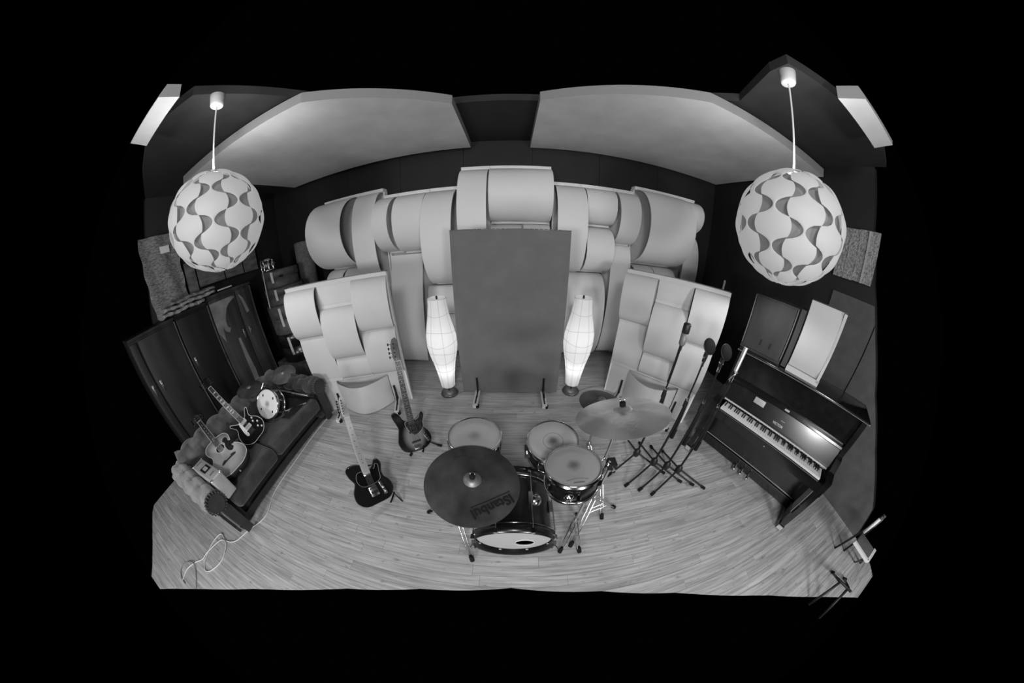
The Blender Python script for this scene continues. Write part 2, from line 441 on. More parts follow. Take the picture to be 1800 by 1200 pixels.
rw = wall_poly('wall_right', [(3.66, -.56, 0), (3.66, -.44, .35), (3.66, .0, .8), (3.66, .36, 1.25), (3.66, .64, 1.75), (3.66, .86, 2.26), (3.66, 1.0, 2.85), (3.66, 1.04, 3.5), (3.66, 3.79, 3.5), (3.66, 3.79, 0)], 'dark_wall', .1, (-1, 0, 0))
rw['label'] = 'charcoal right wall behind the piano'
# two grey boards on the right wall with an open joint between them
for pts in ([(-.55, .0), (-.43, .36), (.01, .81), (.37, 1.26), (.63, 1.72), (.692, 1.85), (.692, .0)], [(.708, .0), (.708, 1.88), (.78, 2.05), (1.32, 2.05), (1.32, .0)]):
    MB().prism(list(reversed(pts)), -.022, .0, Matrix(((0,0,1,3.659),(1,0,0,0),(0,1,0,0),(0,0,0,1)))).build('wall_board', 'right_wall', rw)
ce = wall_poly('ceiling', [(-4.95, 3.8, 3.5), (3.66, 3.8, 3.5), (3.66, .9, 3.5), (2.9, .75, 3.5), (2.28, .9, 3.5), (1.74, 1.0, 3.5), (1.74, 1.16, 3.5), (1.92, 1.65, 3.5), (1.34, 2.2, 3.5), (.74, 2.57, 3.5), (-.76, 2.57, 3.5), (-1.2, 2.33, 3.5), (-1.8, 1.8, 3.5), (-2.3, .9, 3.5), (-3.0, .75, 3.5), (-4.0, .95, 3.5), (-4.95, 1.2, 3.5)], 'dark_ceiling', .08, (0, 0, -1))
ce['label'] = 'dark grey ceiling above the hanging panels'

# ceiling clouds
def cloud(name, poly, z0, z1, label):
    r = thing(name, label, 'ceiling panel', T(0, 0, 0), 'hanging ceiling panels')
    n = len(poly)
    m = MB(); m.add([(p[0], p[1], z0) for p in poly], [tuple(reversed(range(n)))]); m.add([(p[0], p[1], z1) for p in poly], [tuple(range(n))])
    m.build('fabric_face', 'cloud_fabric', r)
    m = MB(); m.add([(p[0], p[1], z) for z in (z0, z1) for p in poly], [(i, (i+1) % n, n+(i+1) % n, n+i) for i in range(n)])
    m.build('edge_frame', 'cloud_side', r)
    m = MB()
    cx = sum(p[0] for p in poly)/n; cy = sum(p[1] for p in poly)/n
    for p in poly:
        q = (p[0]*.8+cx*.2, p[1]*.8+cy*.2); m.cyl((q[0], q[1], z1), (q[0], q[1], 3.5), .006, n=6)
    m.build('suspension_rod', 'black_metal', r)
cloud('ceiling_panel', [(-4.02, 1.5), (-1.74, 1.6), (-.60, 2.33), (-.645, 3.66), (-4.06, 3.62)], 3.36, 3.46, 'large pale fabric ceiling panel hanging over the sofa side of the room')
cloud('ceiling_panel', [(3.62, 1.68), (3.62, 3.72), (.22, 3.72), (.23, 2.32), (1.6, 1.69)], 3.36, 3.46, 'large pale fabric ceiling panel hanging over the piano side of the room')
cloud('ceiling_panel', [(-2.95, .735), (-2.9, .56), (-2.2, .56), (-2.14, .735)], 3.36, 3.46, 'small corner of a pale ceiling panel past the sofa-side pendant lamp')
cloud('ceiling_panel', [(2.9, .82), (2.08, .82), (2.15, .64), (2.85, .64)], 3.36, 3.46, 'small corner of a pale ceiling panel past the piano-side pendant lamp')

# ================================================================ DIFFUSER WALL
def arch(y0, zt, zb, b, n=22, top=0.0, bot=0.0):
    zc = (zt+zb)/2; h = (zt-zb)/2; out = []
    for k in range(n+1):
        f = pi*k/n; yy = y0 - b*math.sin(f)**.85 - (top*(1-k/n) + bot*k/n)
        out.append((yy, zc + h*math.cos(f)))
    return out
def diffuser(label, x0, x1, ztop, sheets, lead=None):
    r = thing('wall_diffuser', label, 'diffuser', T(0, 0, 0), 'curved white diffusers on the back wall')
    MB().box(((x0+x1)/2, 3.735, (ztop+.1)/2), (x1-x0-.04, .02, ztop-.12)).build('backboard', 'gobo_sheet', r)
    # top rail of short boards
    L = [x0] + (lead or []) + [x1]
    for a, b in zip(L, L[1:]):
        m = MB(); m.box(((a+b)/2, 3.66, ztop-.025), (b-a-.004, .12, .05)); m.box(((a+b)/2, 3.598, ztop-.012), (b-a-.004, .012, .02)); m.build('top_rail', 'white_frame', r)
    for xe in (x0+.012, x1-.012):
        MB().box((xe, 3.69, ztop/2), (.022, .10, ztop-.06)).build('side_post', 'white_frame', r)
    for (a, b, prof) in sheets:
        MB().sheet(prof, a+.004, b-.004).build('curved_sheet', 'white_sheet', r)
    for (a, b, prof) in sheets:
        yb, zb = prof[-1]
        if zb > .6: MB().box(((a+b)/2, 3.68, zb-.015), (b-a-.008, .07, .03)).build('cross_rail', 'white_frame', r)
Y0 = 3.63
diffuser('outermost diffuser beside the rolled carpet, one wide and one narrow drooping sheet', -3.28, -2.05, 2.88, [
    (-3.27, -2.52, arch(Y0, 2.83, 1.68, .60)), (-2.49, -2.07, arch(Y0, 2.83, 1.25, .36)),
    (-3.27, -2.90, arch(Y0, 1.65, .85, .34)), (-2.88, -2.52, arch(Y0, 1.65, .85, .30)), (-3.2, -2.1, arch(Y0, .82, .06, .22))], [-2.5])
diffuser('diffuser of two short rolls and one long sheet above the long leaning board', -2.03, -.80, 2.755, [
    (-2.02, -1.76, arch(Y0, 2.70, 1.84, .50)), (-1.74, -1.27, arch(Y0, 2.70, 1.82, .40)), (-1.25, -.82, arch(Y0, 2.70, 1.28, .55)),
    (-2.01, -1.44, [(3.64 - .36*(k/14) - .05*math.sin(pi*k/14), 1.77 - 1.73*k/14) for k in range(15)]),
    (-1.38, -.82, arch(Y0, 1.24, .78, .12)), (-1.38, -.82, arch(Y0, .75, .05, .1))], [-1.78, -1.26])
diffuser('tallest diffuser behind the grey fabric gobo, with one broad roll', -.78, .52, 3.035, [
    (-.77, -.37, arch(Y0, 2.98, 1.6, .42)), (-.35, .51, arch(Y0, 2.98, 2.2, .40)),
    (-.35, .10, arch(Y0, 2.14, 1.3, .2)), (.12, .51, arch(Y0, 2.16, 1.3, .26)), (-.77, .51, arch(Y0, 1.2, .05, .15))], [-.36])
diffuser('diffuser of short rolls in two rows above two long boards', .55, 1.81, 2.81, [
    (.56, .98, arch(Y0, 2.76, 1.48, .44)), (1.0, 1.46, arch(Y0, 2.76, 2.22, .28)), (1.0, 1.42, arch(Y0, 2.17, 1.50, .38)),
    (1.48, 1.81, arch(Y0, 2.76, 1.96, .36)), (.62, 1.36, arch(Y0, 1.46, .08, .42)), (1.46, 1.81, arch(Y0, 1.94, .08, .22))], [.96, 1.47])
diffuser('outermost diffuser on the piano side, one wide drooping roll and a small one', 1.83, 3.02, 2.905, [
    (1.84, 2.66, arch(Y0, 2.85, 1.70, .58)), (2.68, 3.03, arch(Y0, 2.85, 2.32, .32)), (2.72, 3.06, arch(Y0, 2.28, 1.0, .30)),
    (1.86, 2.22, arch(Y0, 1.66, .95, .34)), (2.24, 2.66, arch(Y0, 1.66, .95, .3)), (1.86, 3.0, arch(Y0, .9, .06, .2))], [2.66])

# ================================================================ GOBOS
def side_gobo(A, B, label, H=1.70):
    A = Vector((*A, 0)); B = Vector((*B, 0)); u = (B-A); W = u.length; u.normalize()
    r = thing('acoustic_gobo', label, 'gobo', frame(A, u, (-u.y, u.x, 0)), 'woven white gobos')
    MB().box((W/2, .05, H/2), (W-.02, .02, H-.02)).build('backboard', 'gobo_sheet', r)
    for x in (.01, W-.01): MB().box((x, .03, H/2), (.02, .10, H)).build('side_post', 'white_frame', r)
    MB().box((W/2, .02, H-.015), (W, .09, .03)).build('top_rail', 'gobo_sheet', r)
    MB().box((W/2, -.027, H-.025), (W-.01, .006, .05)).build('top_trim', 'gobo_sheet', r)
    c = [0, .40*W/1.22, .82*W/1.22, W]
    y0 = -.015
    S = [(0, 1.66, 1.09, .13), (0, 1.085, .48, .035), (1, 1.66, 1.41, .02), (1, 1.40, .77, .15), (1, .765, .48, .06), (2, 1.66, 1.06, .14), (2, 1.055, .48, .11)]
    for k, zt, zb, b in S:
        MB().sheet(arch(y0, zt, zb, b), c[k]+.006, c[k+1]-.006, .009).build('woven_sheet', 'gobo_sheet', r)
        MB().box(((c[k]+c[k+1])/2, y0-.004, zb+.004), (c[k+1]-c[k]-.004, .03, .04)).build('cross_rail', 'gobo_sheet', r)
    MB().box((.12*W, .0, .235), (.23*W, .03, .46)).build('kick_board', 'gobo_sheet', r)
    MB().box((.90*W, .0, .235), (.18*W, .03, .46)).build('kick_board', 'gobo_sheet', r)
    # belly: a board bowed about the vertical
    m = MB(); a, b = .22*W, .80*W; n = 20
    fr = [(a+(b-a)*k/n, -.01 - .20*math.sin(pi*k/n)) for k in range(n+1)]
    V0 = [(x, yy, z) for x, yy in fr for z in (.012, .42)]; V1 = [(x, yy+.012, z) for x, yy in fr for z in (.012, .42)]
    m.add(V0, [(2*i, 2*i+2, 2*i+3, 2*i+1) for i in range(n)], None, True); m.add(V1, [(2*i+1, 2*i+3, 2*i+2, 2*i) for i in range(n)], None, True)
    m.add(V0+V1, [(2*i+1, 2*i+3, 2*n+2+2*i+3, 2*n+2+2*i+1) for i in range(n)] + [(2*i+2, 2*i, 2*n+2+2*i, 2*n+2+2*i+2) for i in range(n)])
    m.build('bowed_board', 'gobo_sheet', r)
    for x in (.19*W, .84*W): gobo_foot(r, x, -.02)
def gobo_foot(r, x, yf, wood='light_wood'):
    f = MB().box((x, yf-.11, .03), (.062, .36, .05)).build('foot', wood, r)
    MB().box((x, yf-.12, .058), (.016, .28, .010)).build('slot_iron', 'black_metal', f)
    m = MB(); m.box((x, yf-.010, .16), (.024, .014, .22))
    m.build('brace', 'black_metal', f)
    MB().cyl((x+.022, yf-.27, .0), (x+.022, yf-.27, .045), .024, n=12).build('leveller', 'rubber', f)
    MB().tube([(x, yf-.015, .25), (x+.01, yf-.15, .06)], .006, 6).build('brace_rod', 'black_metal', f)
side_gobo((-2.54, 1.90), (-1.37, 2.325), 'white woven gobo standing behind the two guitars on the floor')
side_gobo((1.32, 2.58), (2.18, 1.78), 'white woven gobo standing behind the four microphone stands')
r = thing('acoustic_gobo', 'tall grey fabric covered gobo standing between the two floor lamps', 'gobo', T(-.045, 2.54, 0))
m = MB(); nx, nz = 26, 40
def gf(u, v):
    x = -.635 + 1.27*u; z = .03 + 2.03*v; e = min(u, 1-u, v, 1-v)
    return (x, -.055 - .006*math.sin(9*u+3*v)*math.sin(pi*u) + (.02 if e == 0 else 0) , z + .012*math.sin(14*u)*(v == 1)*.6)
m.grid(gf, nx, nz)
m.box((0, 0.0, 1.045), (1.262, .10, 2.02)); m.build('fabric_cover', 'grey_fabric', r)
MB().box((0, .062, 1.04), (1.24, .03, 2.0)).build('backboard', 'dark_trim', r)
m = MB()
for k in range(26):
    x = -.62 + 1.24*k/25; m.box((x, -.02, 2.062), (.035, .05, .008))
m.build('top_hem', 'grey_fabric', r)
for x in (-.43, .44): gobo_foot(r, x, -.06)

# ================================================================ FLOOR LAMPS
def floor_lamp(x, y, label):
    r = thing('floor_lamp', label, 'floor lamp', T(x, y, 0), 'paper floor lamps')
    MB().lathe([(0, .0), (.118, .0), (.12, .012), (.112, .028), (.06, .045), (.012, .05), (0, .05)], 32).build('base', 'lamp_base_metal', r)
    MB().cyl((0, 0, .045), (0, 0, 1.30), .009, n=10).build('pole', 'black_metal', r)
    prof = [(.092, .145), (.096, .20), (.112, .34), (.138, .50), (.170, .64), (.186, .76), (.182, .88), (.158, 1.00), (.130, 1.12), (.112, 1.24), (.106, 1.33)]
    P = []
    for i in range(len(prof)-1):
        for k in range(3):
            t = k/3; P.append((prof[i][0]*(1-t)+prof[i+1][0]*t, prof[i][1]*(1-t)+prof[i+1][1]*t))
    P.append(prof[-1])
    def fn(u, v):
        a = 2*pi*u; rr, z = P[int(round(v*(len(P)-1)))]
        rr *= 1 + .018*math.cos(8*a) + .008*math.sin(5*a+z*9); return (rr*math.cos(a), rr*math.sin(a), z)
    sh = MB().grid(fn, 48, len(P)-1, closed_u=True).build('paper_shade', 'rice_paper', r)
    m = MB()
    for k in range(8):
        a = 2*pi*(k+.5)/8; m.tube([(rr*1.012*math.cos(a), rr*1.012*math.sin(a), z) for rr, z in P[::2]], .0016, 5)
    for z0, tw in ((.42, .0), (.56, .02), (.68, -.02), (.80, .02), (.95, -.015), (1.15, .01)):
        pts = []
        for k in range(33):
            a = 2*pi*k/32; z = z0 + tw*math.cos(a*2); rr = interp(z, [p[1] for p in prof], [p[0] for p in prof])*1.022
            pts.append((rr*math.cos(a), rr*math.sin(a), z))
        m.tube(pts, .0018, 5)
    m.build('shade_rib', 'paper_rib', sh)
    m = MB(); m.tube([(.106*math.cos(2*pi*k/32), .106*math.sin(2*pi*k/32), 1.33) for k in range(32)], .004, 6, closed=True)
    for k in range(3):
        a = 2*pi*k/3; m.cyl((0, 0, 1.325), (.106*math.cos(a), .106*math.sin(a), 1.328), .002, n=5)
    m.build('top_ring', 'white_frame', r)
    MB().lathe([(0, 0), (.012, 0), (.012, .03), (.006, .04), (0, .042)], 12, T(0, 0, 1.318)).build('finial', 'black_metal', r)
    for zz in (.32, .62): MB().lathe([(0, -.03), (.02, -.025), (.03, 0), (.02, .03), (0, .04)], 12, T(0.02, 0, zz)).build('bulb', 'drum_head_white', r)
    point_light('floor_lamp_light', (x, y, .42), .05, 1.0)
    point_light('floor_lamp_light', (x, y, .85), .05, .8)
    return r
floor_lamp(-.875, 2.48, 'lit paper floor lamp standing on the guitar side of the grey gobo')
floor_lamp(.80, 2.55, 'lit paper floor lamp standing on the cymbal side of the grey gobo')
m = MB(); m.tube(smooth_path([(-.76, 2.47, .008), (-.70, 2.5, .006), (-.66, 2.58, .006), (-.66, 2.9, .006)]), .004, 6)
tag(m.build('lamp_cord', 'cord_grey'), 'thin cord running from the paper lamp base behind the grey gobo', 'cord')
m = MB(); m.tube(smooth_path([(.92, 2.55, .008), (1.1, 2.62, .006), (1.4, 2.66, .006), (1.8, 2.72, .006)]), .005, 6)
tag(m.build('lamp_cord', 'cord_grey'), 'dark cord running from the paper lamp base towards the woven gobo', 'cord')

# ================================================================ PENDANT BALL LAMPS
NS, NW = 12, 10
def shade_strip(lon, flip, R):
    half = pi/NS; nt, nu = 90, 8; vs = []; edge = []
    for j in range(nt+1):
        th = .10 + (pi-.20)*j/nt
        s_ = math.sin(NW*th)*flip
        d = .20*abs(s_)**.8 if s_ > 0 else -.93*abs(s_)**.60
        w_ = half*(1.0+d); up = 1.0 + (.012 if s_ > 0 else -.006)*abs(s_)
        for i in range(nu+1):
            u = 2*i/nu-1; l = lon + w_*u; rr = R*up*(1 + .010*(1-u*u))
            vs.append((rr*math.sin(th)*math.cos(l), rr*math.sin(th)*math.sin(l), rr*math.cos(th)))
    fs = [(j*(nu+1)+i, (j+1)*(nu+1)+i, (j+1)*(nu+1)+i+1, j*(nu+1)+i+1) for j in range(nt) for i in range(nu)]
    return MB().add(vs, fs, None, True)
def pendant(c, R, ztop, label, rot):
    r = thing('pendant_lamp', label, 'pendant lamp', T(*c), 'ball pendant lamps')
    for k in range(NS):
        shade_strip(rot + 2*pi*k/NS, 1 if k % 2 else -1, R).build('shade_strip', 'shade_piece', r)
    for z_ in (1, -1):
        MB().lathe([(0, z_*R*.998), (R*.10, z_*R*.995), (R*.13, z_*R*.985)], 24).build('shade_cap', 'shade_piece', r)
    pr = [(R*.91*math.sin(pi*k/24), -R*.91*math.cos(pi*k/24)) for k in range(25)]
    MB().lathe(pr, 48).build('shade_liner', 'shade_liner', r, 'grey inner shell seen in the crescent gaps')
    for z_, pw in ((-1, 24), (1, 32)):      # spots added outside the closed ball to brighten floor and ceiling
        d = bpy.data.lights.new('pendant_fill_spot', 'SPOT'); d.energy = pw; d.spot_size = math.radians(158); d.spot_blend = .5; d.shadow_soft_size = .06
        lo = bpy.data.objects.new('pendant_fill_spot', d); col.objects.link(lo); lo.location = (c[0], c[1], c[2]+z_*R*1.03)
        if z_ > 0: lo.rotation_euler = (pi, 0, 0)
    MB().cyl((0, 0, R*.9), (0, 0, ztop-c[2]), .007, n=8).build('cord', 'cord_white', r)
    MB().lathe([(0, 0), (.05, 0), (.055, .01), (.065, .10), (0, .10)], 20, T(0, 0, ztop-c[2]-.10)).build('ceiling_cup', 'cord_white', r)
    return r
pendant((-2.23, 1.09, 2.455), .385, 3.5, 'white ball pendant lamp of interlocking wavy strips hanging over the sofa', 0.0)
pendant((1.82, 1.07, 2.335), .385, 3.5, 'white ball pendant lamp of interlocking wavy strips hanging near the piano', 1.3)

def stuff(o): o['kind'] = 'stuff'; return o
# ================================================================ PIANO
pu = Vector((.4, -.9165, 0)); pn = Vector((.9165, .4, 0))
PM = frame((2.285, .70, 0), pu, pn)
p = thing('upright_piano', 'black upright piano with open keyboard and pale toned keys', 'piano', PM)
XA, XB = -.74, .66; XC = (XA+XB)/2
for x in (XA+.025, XB-.025):
    MB().prism([(.22, 0), (.62, 0), (.62, 1.215), (.24, 1.215), (.24, .9), (.22, .62)], -.025, .025, Matrix(((0,0,1,x),(1,0,0,0),(0,1,0,0),(0,0,0,1)))).build('side_panel', 'lacquer_black', p)
for x in (XA+.03, XB-.03):
    a = MB().prism([(-.03, .56), (.26, .56), (.26, .86), (.18, .84), (.10, .75), (-.03, .73)], -.03, .03, Matrix(((0,0,1,x),(1,0,0,0),(0,1,0,0),(0,0,0,1)))).build('key_cheek', 'lacquer_black', p)
    m = MB(); m.box((x, .01, .30), (.055, .06, .54)); m.build('leg', 'lacquer_black', p)
    MB().box((x, .13, .045), (.075, .32, .05)).build('toe_block', 'lacquer_black', p)
    MB().box((x, -.035, .045), (.06, .008, .045)).build('toe_cap', 'aluminium', p)
    for yy in (.0, .26): MB().cyl((x-.012, yy, .0125), (x+.012, yy, .0125), .0125, n=12).build('caster', 'black_metal', p)
MB().box((XC, .34, .33), (XB-XA-.1, .02, .50)).build('lower_panel', 'lacquer_black', p)
MB().box((XC, .31, .07), (XB-XA-.1, .03, .10)).build('bottom_board', 'piano_lid', p)
MB().box((XC, .328, .135), (XB-XA-.12, .008, .008)).build('panel_moulding', 'plate_metal', p)
MB().box((XC, .16, .605), (XB-XA-.12, .36, .07)).build('key_bed', 'lacquer_black', p)
MB().box((XC, -.012, .63), (XB-XA-.12, .022, .075)).build('key_slip', 'lacquer_black', p)
MB().cyl((XC-.02, -.024, .63), (XC-.02, -.032, .63), .007, n=10).build('lock_knob', 'chrome', p)
KX0, KW = -.63, 1.18/52
wk = MB().box((0, .075, 0), (KW-.0014, .15, .022)).mesh('white_key', 'key_white')
bk = MB().box((0, .105, .011), (.0115, .095, .022), taper=.85).mesh('black_key', 'key_black')
for k in range(52):
    link('white_key', wk, p, loc=(KX0+KW*(k+.5), 0, .683))
    if k < 51 and (k % 7) in (0, 2, 3, 5, 6): link('black_key', bk, p, loc=(KX0+KW*(k+1), 0, .694))
MB().box((XC, .153, .722), (XB-XA-.16, .012, .012)).build('felt_strip', 'felt_light', p)
fb = MB().prism([(.158, .70), (.175, .74), (.262, .905), (.275, .905), (.275, .70)], -(XB-XA)/2+.06, (XB-XA)/2-.06, Matrix(((0,0,1,XC),(1,0,0,0),(0,1,0,0),(0,0,0,1)))).build('fallboard', 'lacquer_black', p)
fdir = Vector((0, .087, .165)).normalized()
FM = frame((-.055, .187, .775), (1, 0, 0), fdir)
text('name_lettering', 'VICTOR', .032, 'plate_metal', fb, FM @ Matrix.Translation((0, 0, .002)), bold=.0006)
MB().box((.03, .05, .001), (.045, .003, .002), FM).build('name_mark', 'plate_metal', fb)
MB().prism([(.235, .905), (.285, .905), (.285, .93), (.24, .925)], -(XB-XA)/2+.06, (XB-XA)/2-.06, Matrix(((0,0,1,XC),(1,0,0,0),(0,1,0,0),(0,0,0,1)))).build('music_shelf', 'piano_lid', p)
MB().box((-.045, .236, .925), (.05, .006, .018)).build('shelf_catch', 'aluminium', p)
MB().prism([(.285, .92), (.30, .92), (.30, 1.215), (.275, 1.215)], -(XB-XA)/2+.05, (XB-XA)/2-.05, Matrix(((0,0,1,XC),(1,0,0,0),(0,1,0,0),(0,0,0,1)))).build('upper_panel', 'lacquer_black', p)
m = MB(); m.rbox((XC, .43, 1.228), (XB-XA+.04, .44, .026), .010); m.build('lid', 'piano_lid', p)
MB().box((XC, .212, 1.226), (XB-XA+.03, .004, .006)).build('lid_edge', 'plate_metal', p)
for k, x in enumerate((-.15, -.06, .03)):
    MB().tube([(x, .32, .075), (x, .24, .078), (x, .19, .062), (x, .165, .058)], .012, 8, radii=[.008, .010, .016, .010]).build('pedal', 'brass', p)
o = MB().rbox((0, 0, .0), (.12, .06, .006), .002, PM @ FM @ Matrix.Translation((-.27, .085, .004))).build('calling_card', 'plate_metal'); tag(o, 'small pale card lying on the piano fallboard', 'card')
# cabinet and white module on the lid
r = thing('speaker_cabinet', 'dark wooden speaker cabinet with two slots standing on the piano lid', 'speaker', PM @ Matrix.Translation((-.55, .30, 1.241)))
MB().box((0, .15, .27), (.44, .28, .54)).build('body', 'cabinet_wood', r)
MB().box((0, .004, .275), (.40, .016, .50)).build('front_baffle', 'cabinet_wood', r)
for x in (-.03, .07): MB().box((x, -.005, .12), (.02, .004, .06)).build('slot', 'ink', r)
for x in (-.212, .212): MB().box((x, -.004, .29), (.008, .012, .48)).build('edge_strip', 'cabinet_edge', r)
MB().box((.26, .10, .28), (.05, .22, .54)).build('side_board', 'cabinet_wood', r)
r = thing('bent_panel', 'white bent panel module with a bottom rail leaning on the piano lid', 'panel', PM @ Matrix.Translation((-.085, .27, 1.241)))
MB().box((0, .07, .33), (.33, .02, .66)).build('backboard', 'gobo_sheet', r)
MB().sheet([(.03 - .045*math.sin(pi*k/14)**.8, .655 - .60*k/14) for k in range(15)], -.165, .135, .008).build('bent_sheet', 'panel_board', r)
MB().box((0, .035, .025), (.34, .06, .05)).build('bottom_rail', 'panel_board', r)
MB().box((.152, .04, .34), (.028, .07, .62)).build('side_post', 'panel_board', r)
MB().box((0, .05, .655), (.33, .04, .016)).build('top_rail', 'black_plastic', r)

# wall pieces on the right
r = thing('wooden_board', 'rough pale wooden board fixed high on the right wall behind the pendant', 'board', T(3.63, 1.13, 2.5))
for k in range(4): MB().box((0, -.18+.12*k, random.uniform(-.02, .02)), (.03+.01*random.random(), .115, .56)).build('board_plank', 'blanket_light', r)
MB().box((-.025, -.12, 0), (.02, .02, .56)).build('batten', 'case_grey', r)
tag(MB().box((3.645, 3.19, 1.58), (.02, .03, .16)).build('wall_hook', 'wall_hook'), 'small pale metal hook strip on the wall beyond the woven gobo', 'hook')

# ================================================================ MICROPHONES
def mic_stand(x, y, zt, kind, label, clutch):
    r = thing('microphone_stand', label, 'microphone stand', T(x, y, 0), 'tripod microphone stands in a row')
    MB().lathe([(0, .10), (.028, .10), (.034, .13), (.032, .17), (.018, .19), (.012, .20)], 16).build('hub', 'black_plastic', r)
    for a in (204, 322, 85):
        a = math.radians(a); d = Vector((math.cos(a), math.sin(a), 0))
        lg = MB().cyl(d*.02+Vector((0, 0, .14)), d*.35+Vector((0, 0, .018)), .0095, n=10).build('leg', 'black_metal', r)
        MB().cyl(d*.32+Vector((0, 0, .026)), d*.365+Vector((0, 0, .016)), .0155, n=12).build('rubber_foot', 'rubber', lg)
    MB().cyl((0, 0, .17), (0, 0, .92), .0105, n=12).build('tube', 'black_metal', r)
    MB().cyl((0, 0, .88), (0, 0, zt), .007, n=10).build('rod', 'black_metal', r)
    MB().cyl((0, 0, .86), (0, 0, .93), .017, n=12).build('clutch', 'black_plastic', r)
    MB().cyl((.03, -.01, .48 + clutch), (.012, 0, .90), .0125, n=10).build('boom_tube', 'black_metal', r)
    MB().cyl((.03, -.01, .46 + clutch), (.026, -.008, .56 + clutch), .019, n=12).build('counterweight', 'rubber', r)
    MB().cyl((-.02, -.02, .94), (.03, .02, .94), .011, n=10).build('wing_nut', 'chrome', r)
    MB().cyl((0, 0, zt-.02), (0, 0, zt+.02), .012, n=10).build('thread_collar', 'chrome' if kind != 'large' else 'black_plastic', r)
    return r
def microphone(x, y, z, kind, label):
    r = thing('microphone', label, 'microphone', T(x, y, z), None)
    if kind == 'large':
        MB().lathe([(0, 0), (.018, 0), (.026, .015), (.028, .10), (.0, .10)], 20).build('body', 'mic_grey', r)
        MB().lathe([(.027, .10), (.029, .105), (.029, .165), (.024, .175), (0, .178)], 20).build('grille', 'black_plastic', r)
    elif kind == 'round':
        MB().cyl((0, 0, 0), (0, 0, .07), .015, .018, n=14).build('body', 'black_plastic', r)
        MB().cyl((0, 0, .03), (0, 0, .042), .019, n=14).build('ring', 'chrome', r)
        M = Matrix.Translation((0, -.006, .125)) @ Matrix.Rotation(math.radians(58), 4, 'X') @ Matrix.Rotation(0, 4, 'Z')
        MB().lathe([(0, -.016), (.046, -.014), (.058, -.004), (.058, .006), (.046, .016), (0, .020)], 24, M).build('pop_shield', 'rubber', r)
        MB().tube([tuple((M @ Vector((.058*math.cos(2*pi*k/24), .058*math.sin(2*pi*k/24), .002)))) for k in range(24)], .004, 6, closed=True).build('shield_rim', 'black_metal', r)
    else:
        MB().cyl((0, 0, .0), (.016, .01, .05), .016, n=12).build('clip', 'black_plastic', r)
        MB().cyl((.01, .005, .02), (.045, .02, .20), .0165, n=16).build('body', 'mic_silver', r)
        MB().cyl((.045, .02, .20), (.051, .022, .232), .0165, n=16).build('grille', 'aluminium', r)
        MB().tube([(-.03, 0, -.02), (-.04, -.02, .02), (-.02, -.03, .05), (.02, -.02, .05)], .005, 6).build('shock_mount', 'chrome', r)
for (x, y, zt, k, cl, l1, l2) in (
    (1.24, 1.32, 1.32, 'large', .10, 'black tripod stand holding the grey large barrel microphone', 'grey barrel-shaped microphone with dark grille on the stand nearest the cymbals'),
    (1.38, 1.18, 1.26, 'round', .04, 'black tripod stand with a round black pop shield, second from the cymbals', 'black microphone behind a round pop shield in front of the white gobo'),
    (1.50, 1.11, 1.25, 'round', .0, 'black tripod stand with a round black pop shield, third from the cymbals', 'black microphone behind a round pop shield against the dark piano corner'),
    (1.61, 1.04, 1.20, 'pencil', -.02, 'black tripod stand next to the piano holding a slim silver microphone', 'slim silver pencil microphone tilted up beside the piano')):
    mic_stand(x, y, zt, k, l1, cl); microphone(x, y, zt+.02, k, l2)

# ================================================================ DRUM KIT
def lug(m, R, z0, z1, a, M=None):
    c, s_ = math.cos(a), math.sin(a); zc = (z0+z1)/2
    m.box((R*c+.008*c, R*s_+.008*s_, zc), (.022, .022, .05), M)
    m.cyl(((R+.012)*c, (R+.012)*s_, z0), ((R+.012)*c, (R+.012)*s_, z1), .004, n=6, M=M)
def drum(name, label, M, R, D, head='drum_head', wear=True, ring=False, nl=8, group=None, shell='drum_wrap'):
    r = thing(name, label, 'drum', M, group)
    MB().lathe([(R-.004, -.006), (R, -.012), (R, -D+.012), (R-.004, -D+.006)], 48).build('shell', shell, r)
    h = MB().lathe([(0, .0), (R*.6, .0), (R-.006, -.001), (R+.002, -.006)], 48).build('batter_head', head, r)
    if wear:
        for q, (rr, zz) in enumerate(((.20, .0008),)): pass
    MB().lathe([(0, -D), (R, -D+.003)], 48).build('bottom_head', 'drum_head_white', r)
    MB().lathe([(R-.002, .006), (R+.004, .010), (R+.010, .008), (R+.010, -.014), (R+.016, -.018), (R+.008, -.020), (R+.002, -.016), (R-.002, .006)], 48).build('hoop', 'chrome', r)
    MB().lathe([(R-.002, -D-.006), (R+.004, -D-.010), (R+.010, -D-.008), (R+.010, -D+.014), (R+.002, -D+.016), (R-.002, -D-.006)], 48).build('hoop', 'chrome', r)
    if ring:
        MB().tube([(R*.4*math.cos(2*pi*k/40), R*.4*math.sin(2*pi*k/40), .001) for k in range(40)], .0014, 5, closed=True).build('dot_ring', 'head_wear', h)
    for k in range(nl):
        m = MB(); lug(m, R, -.012, -D+.012, 2*pi*(k+.5)/nl); stuff(m.build('lug', 'chrome', r))
    return r, h
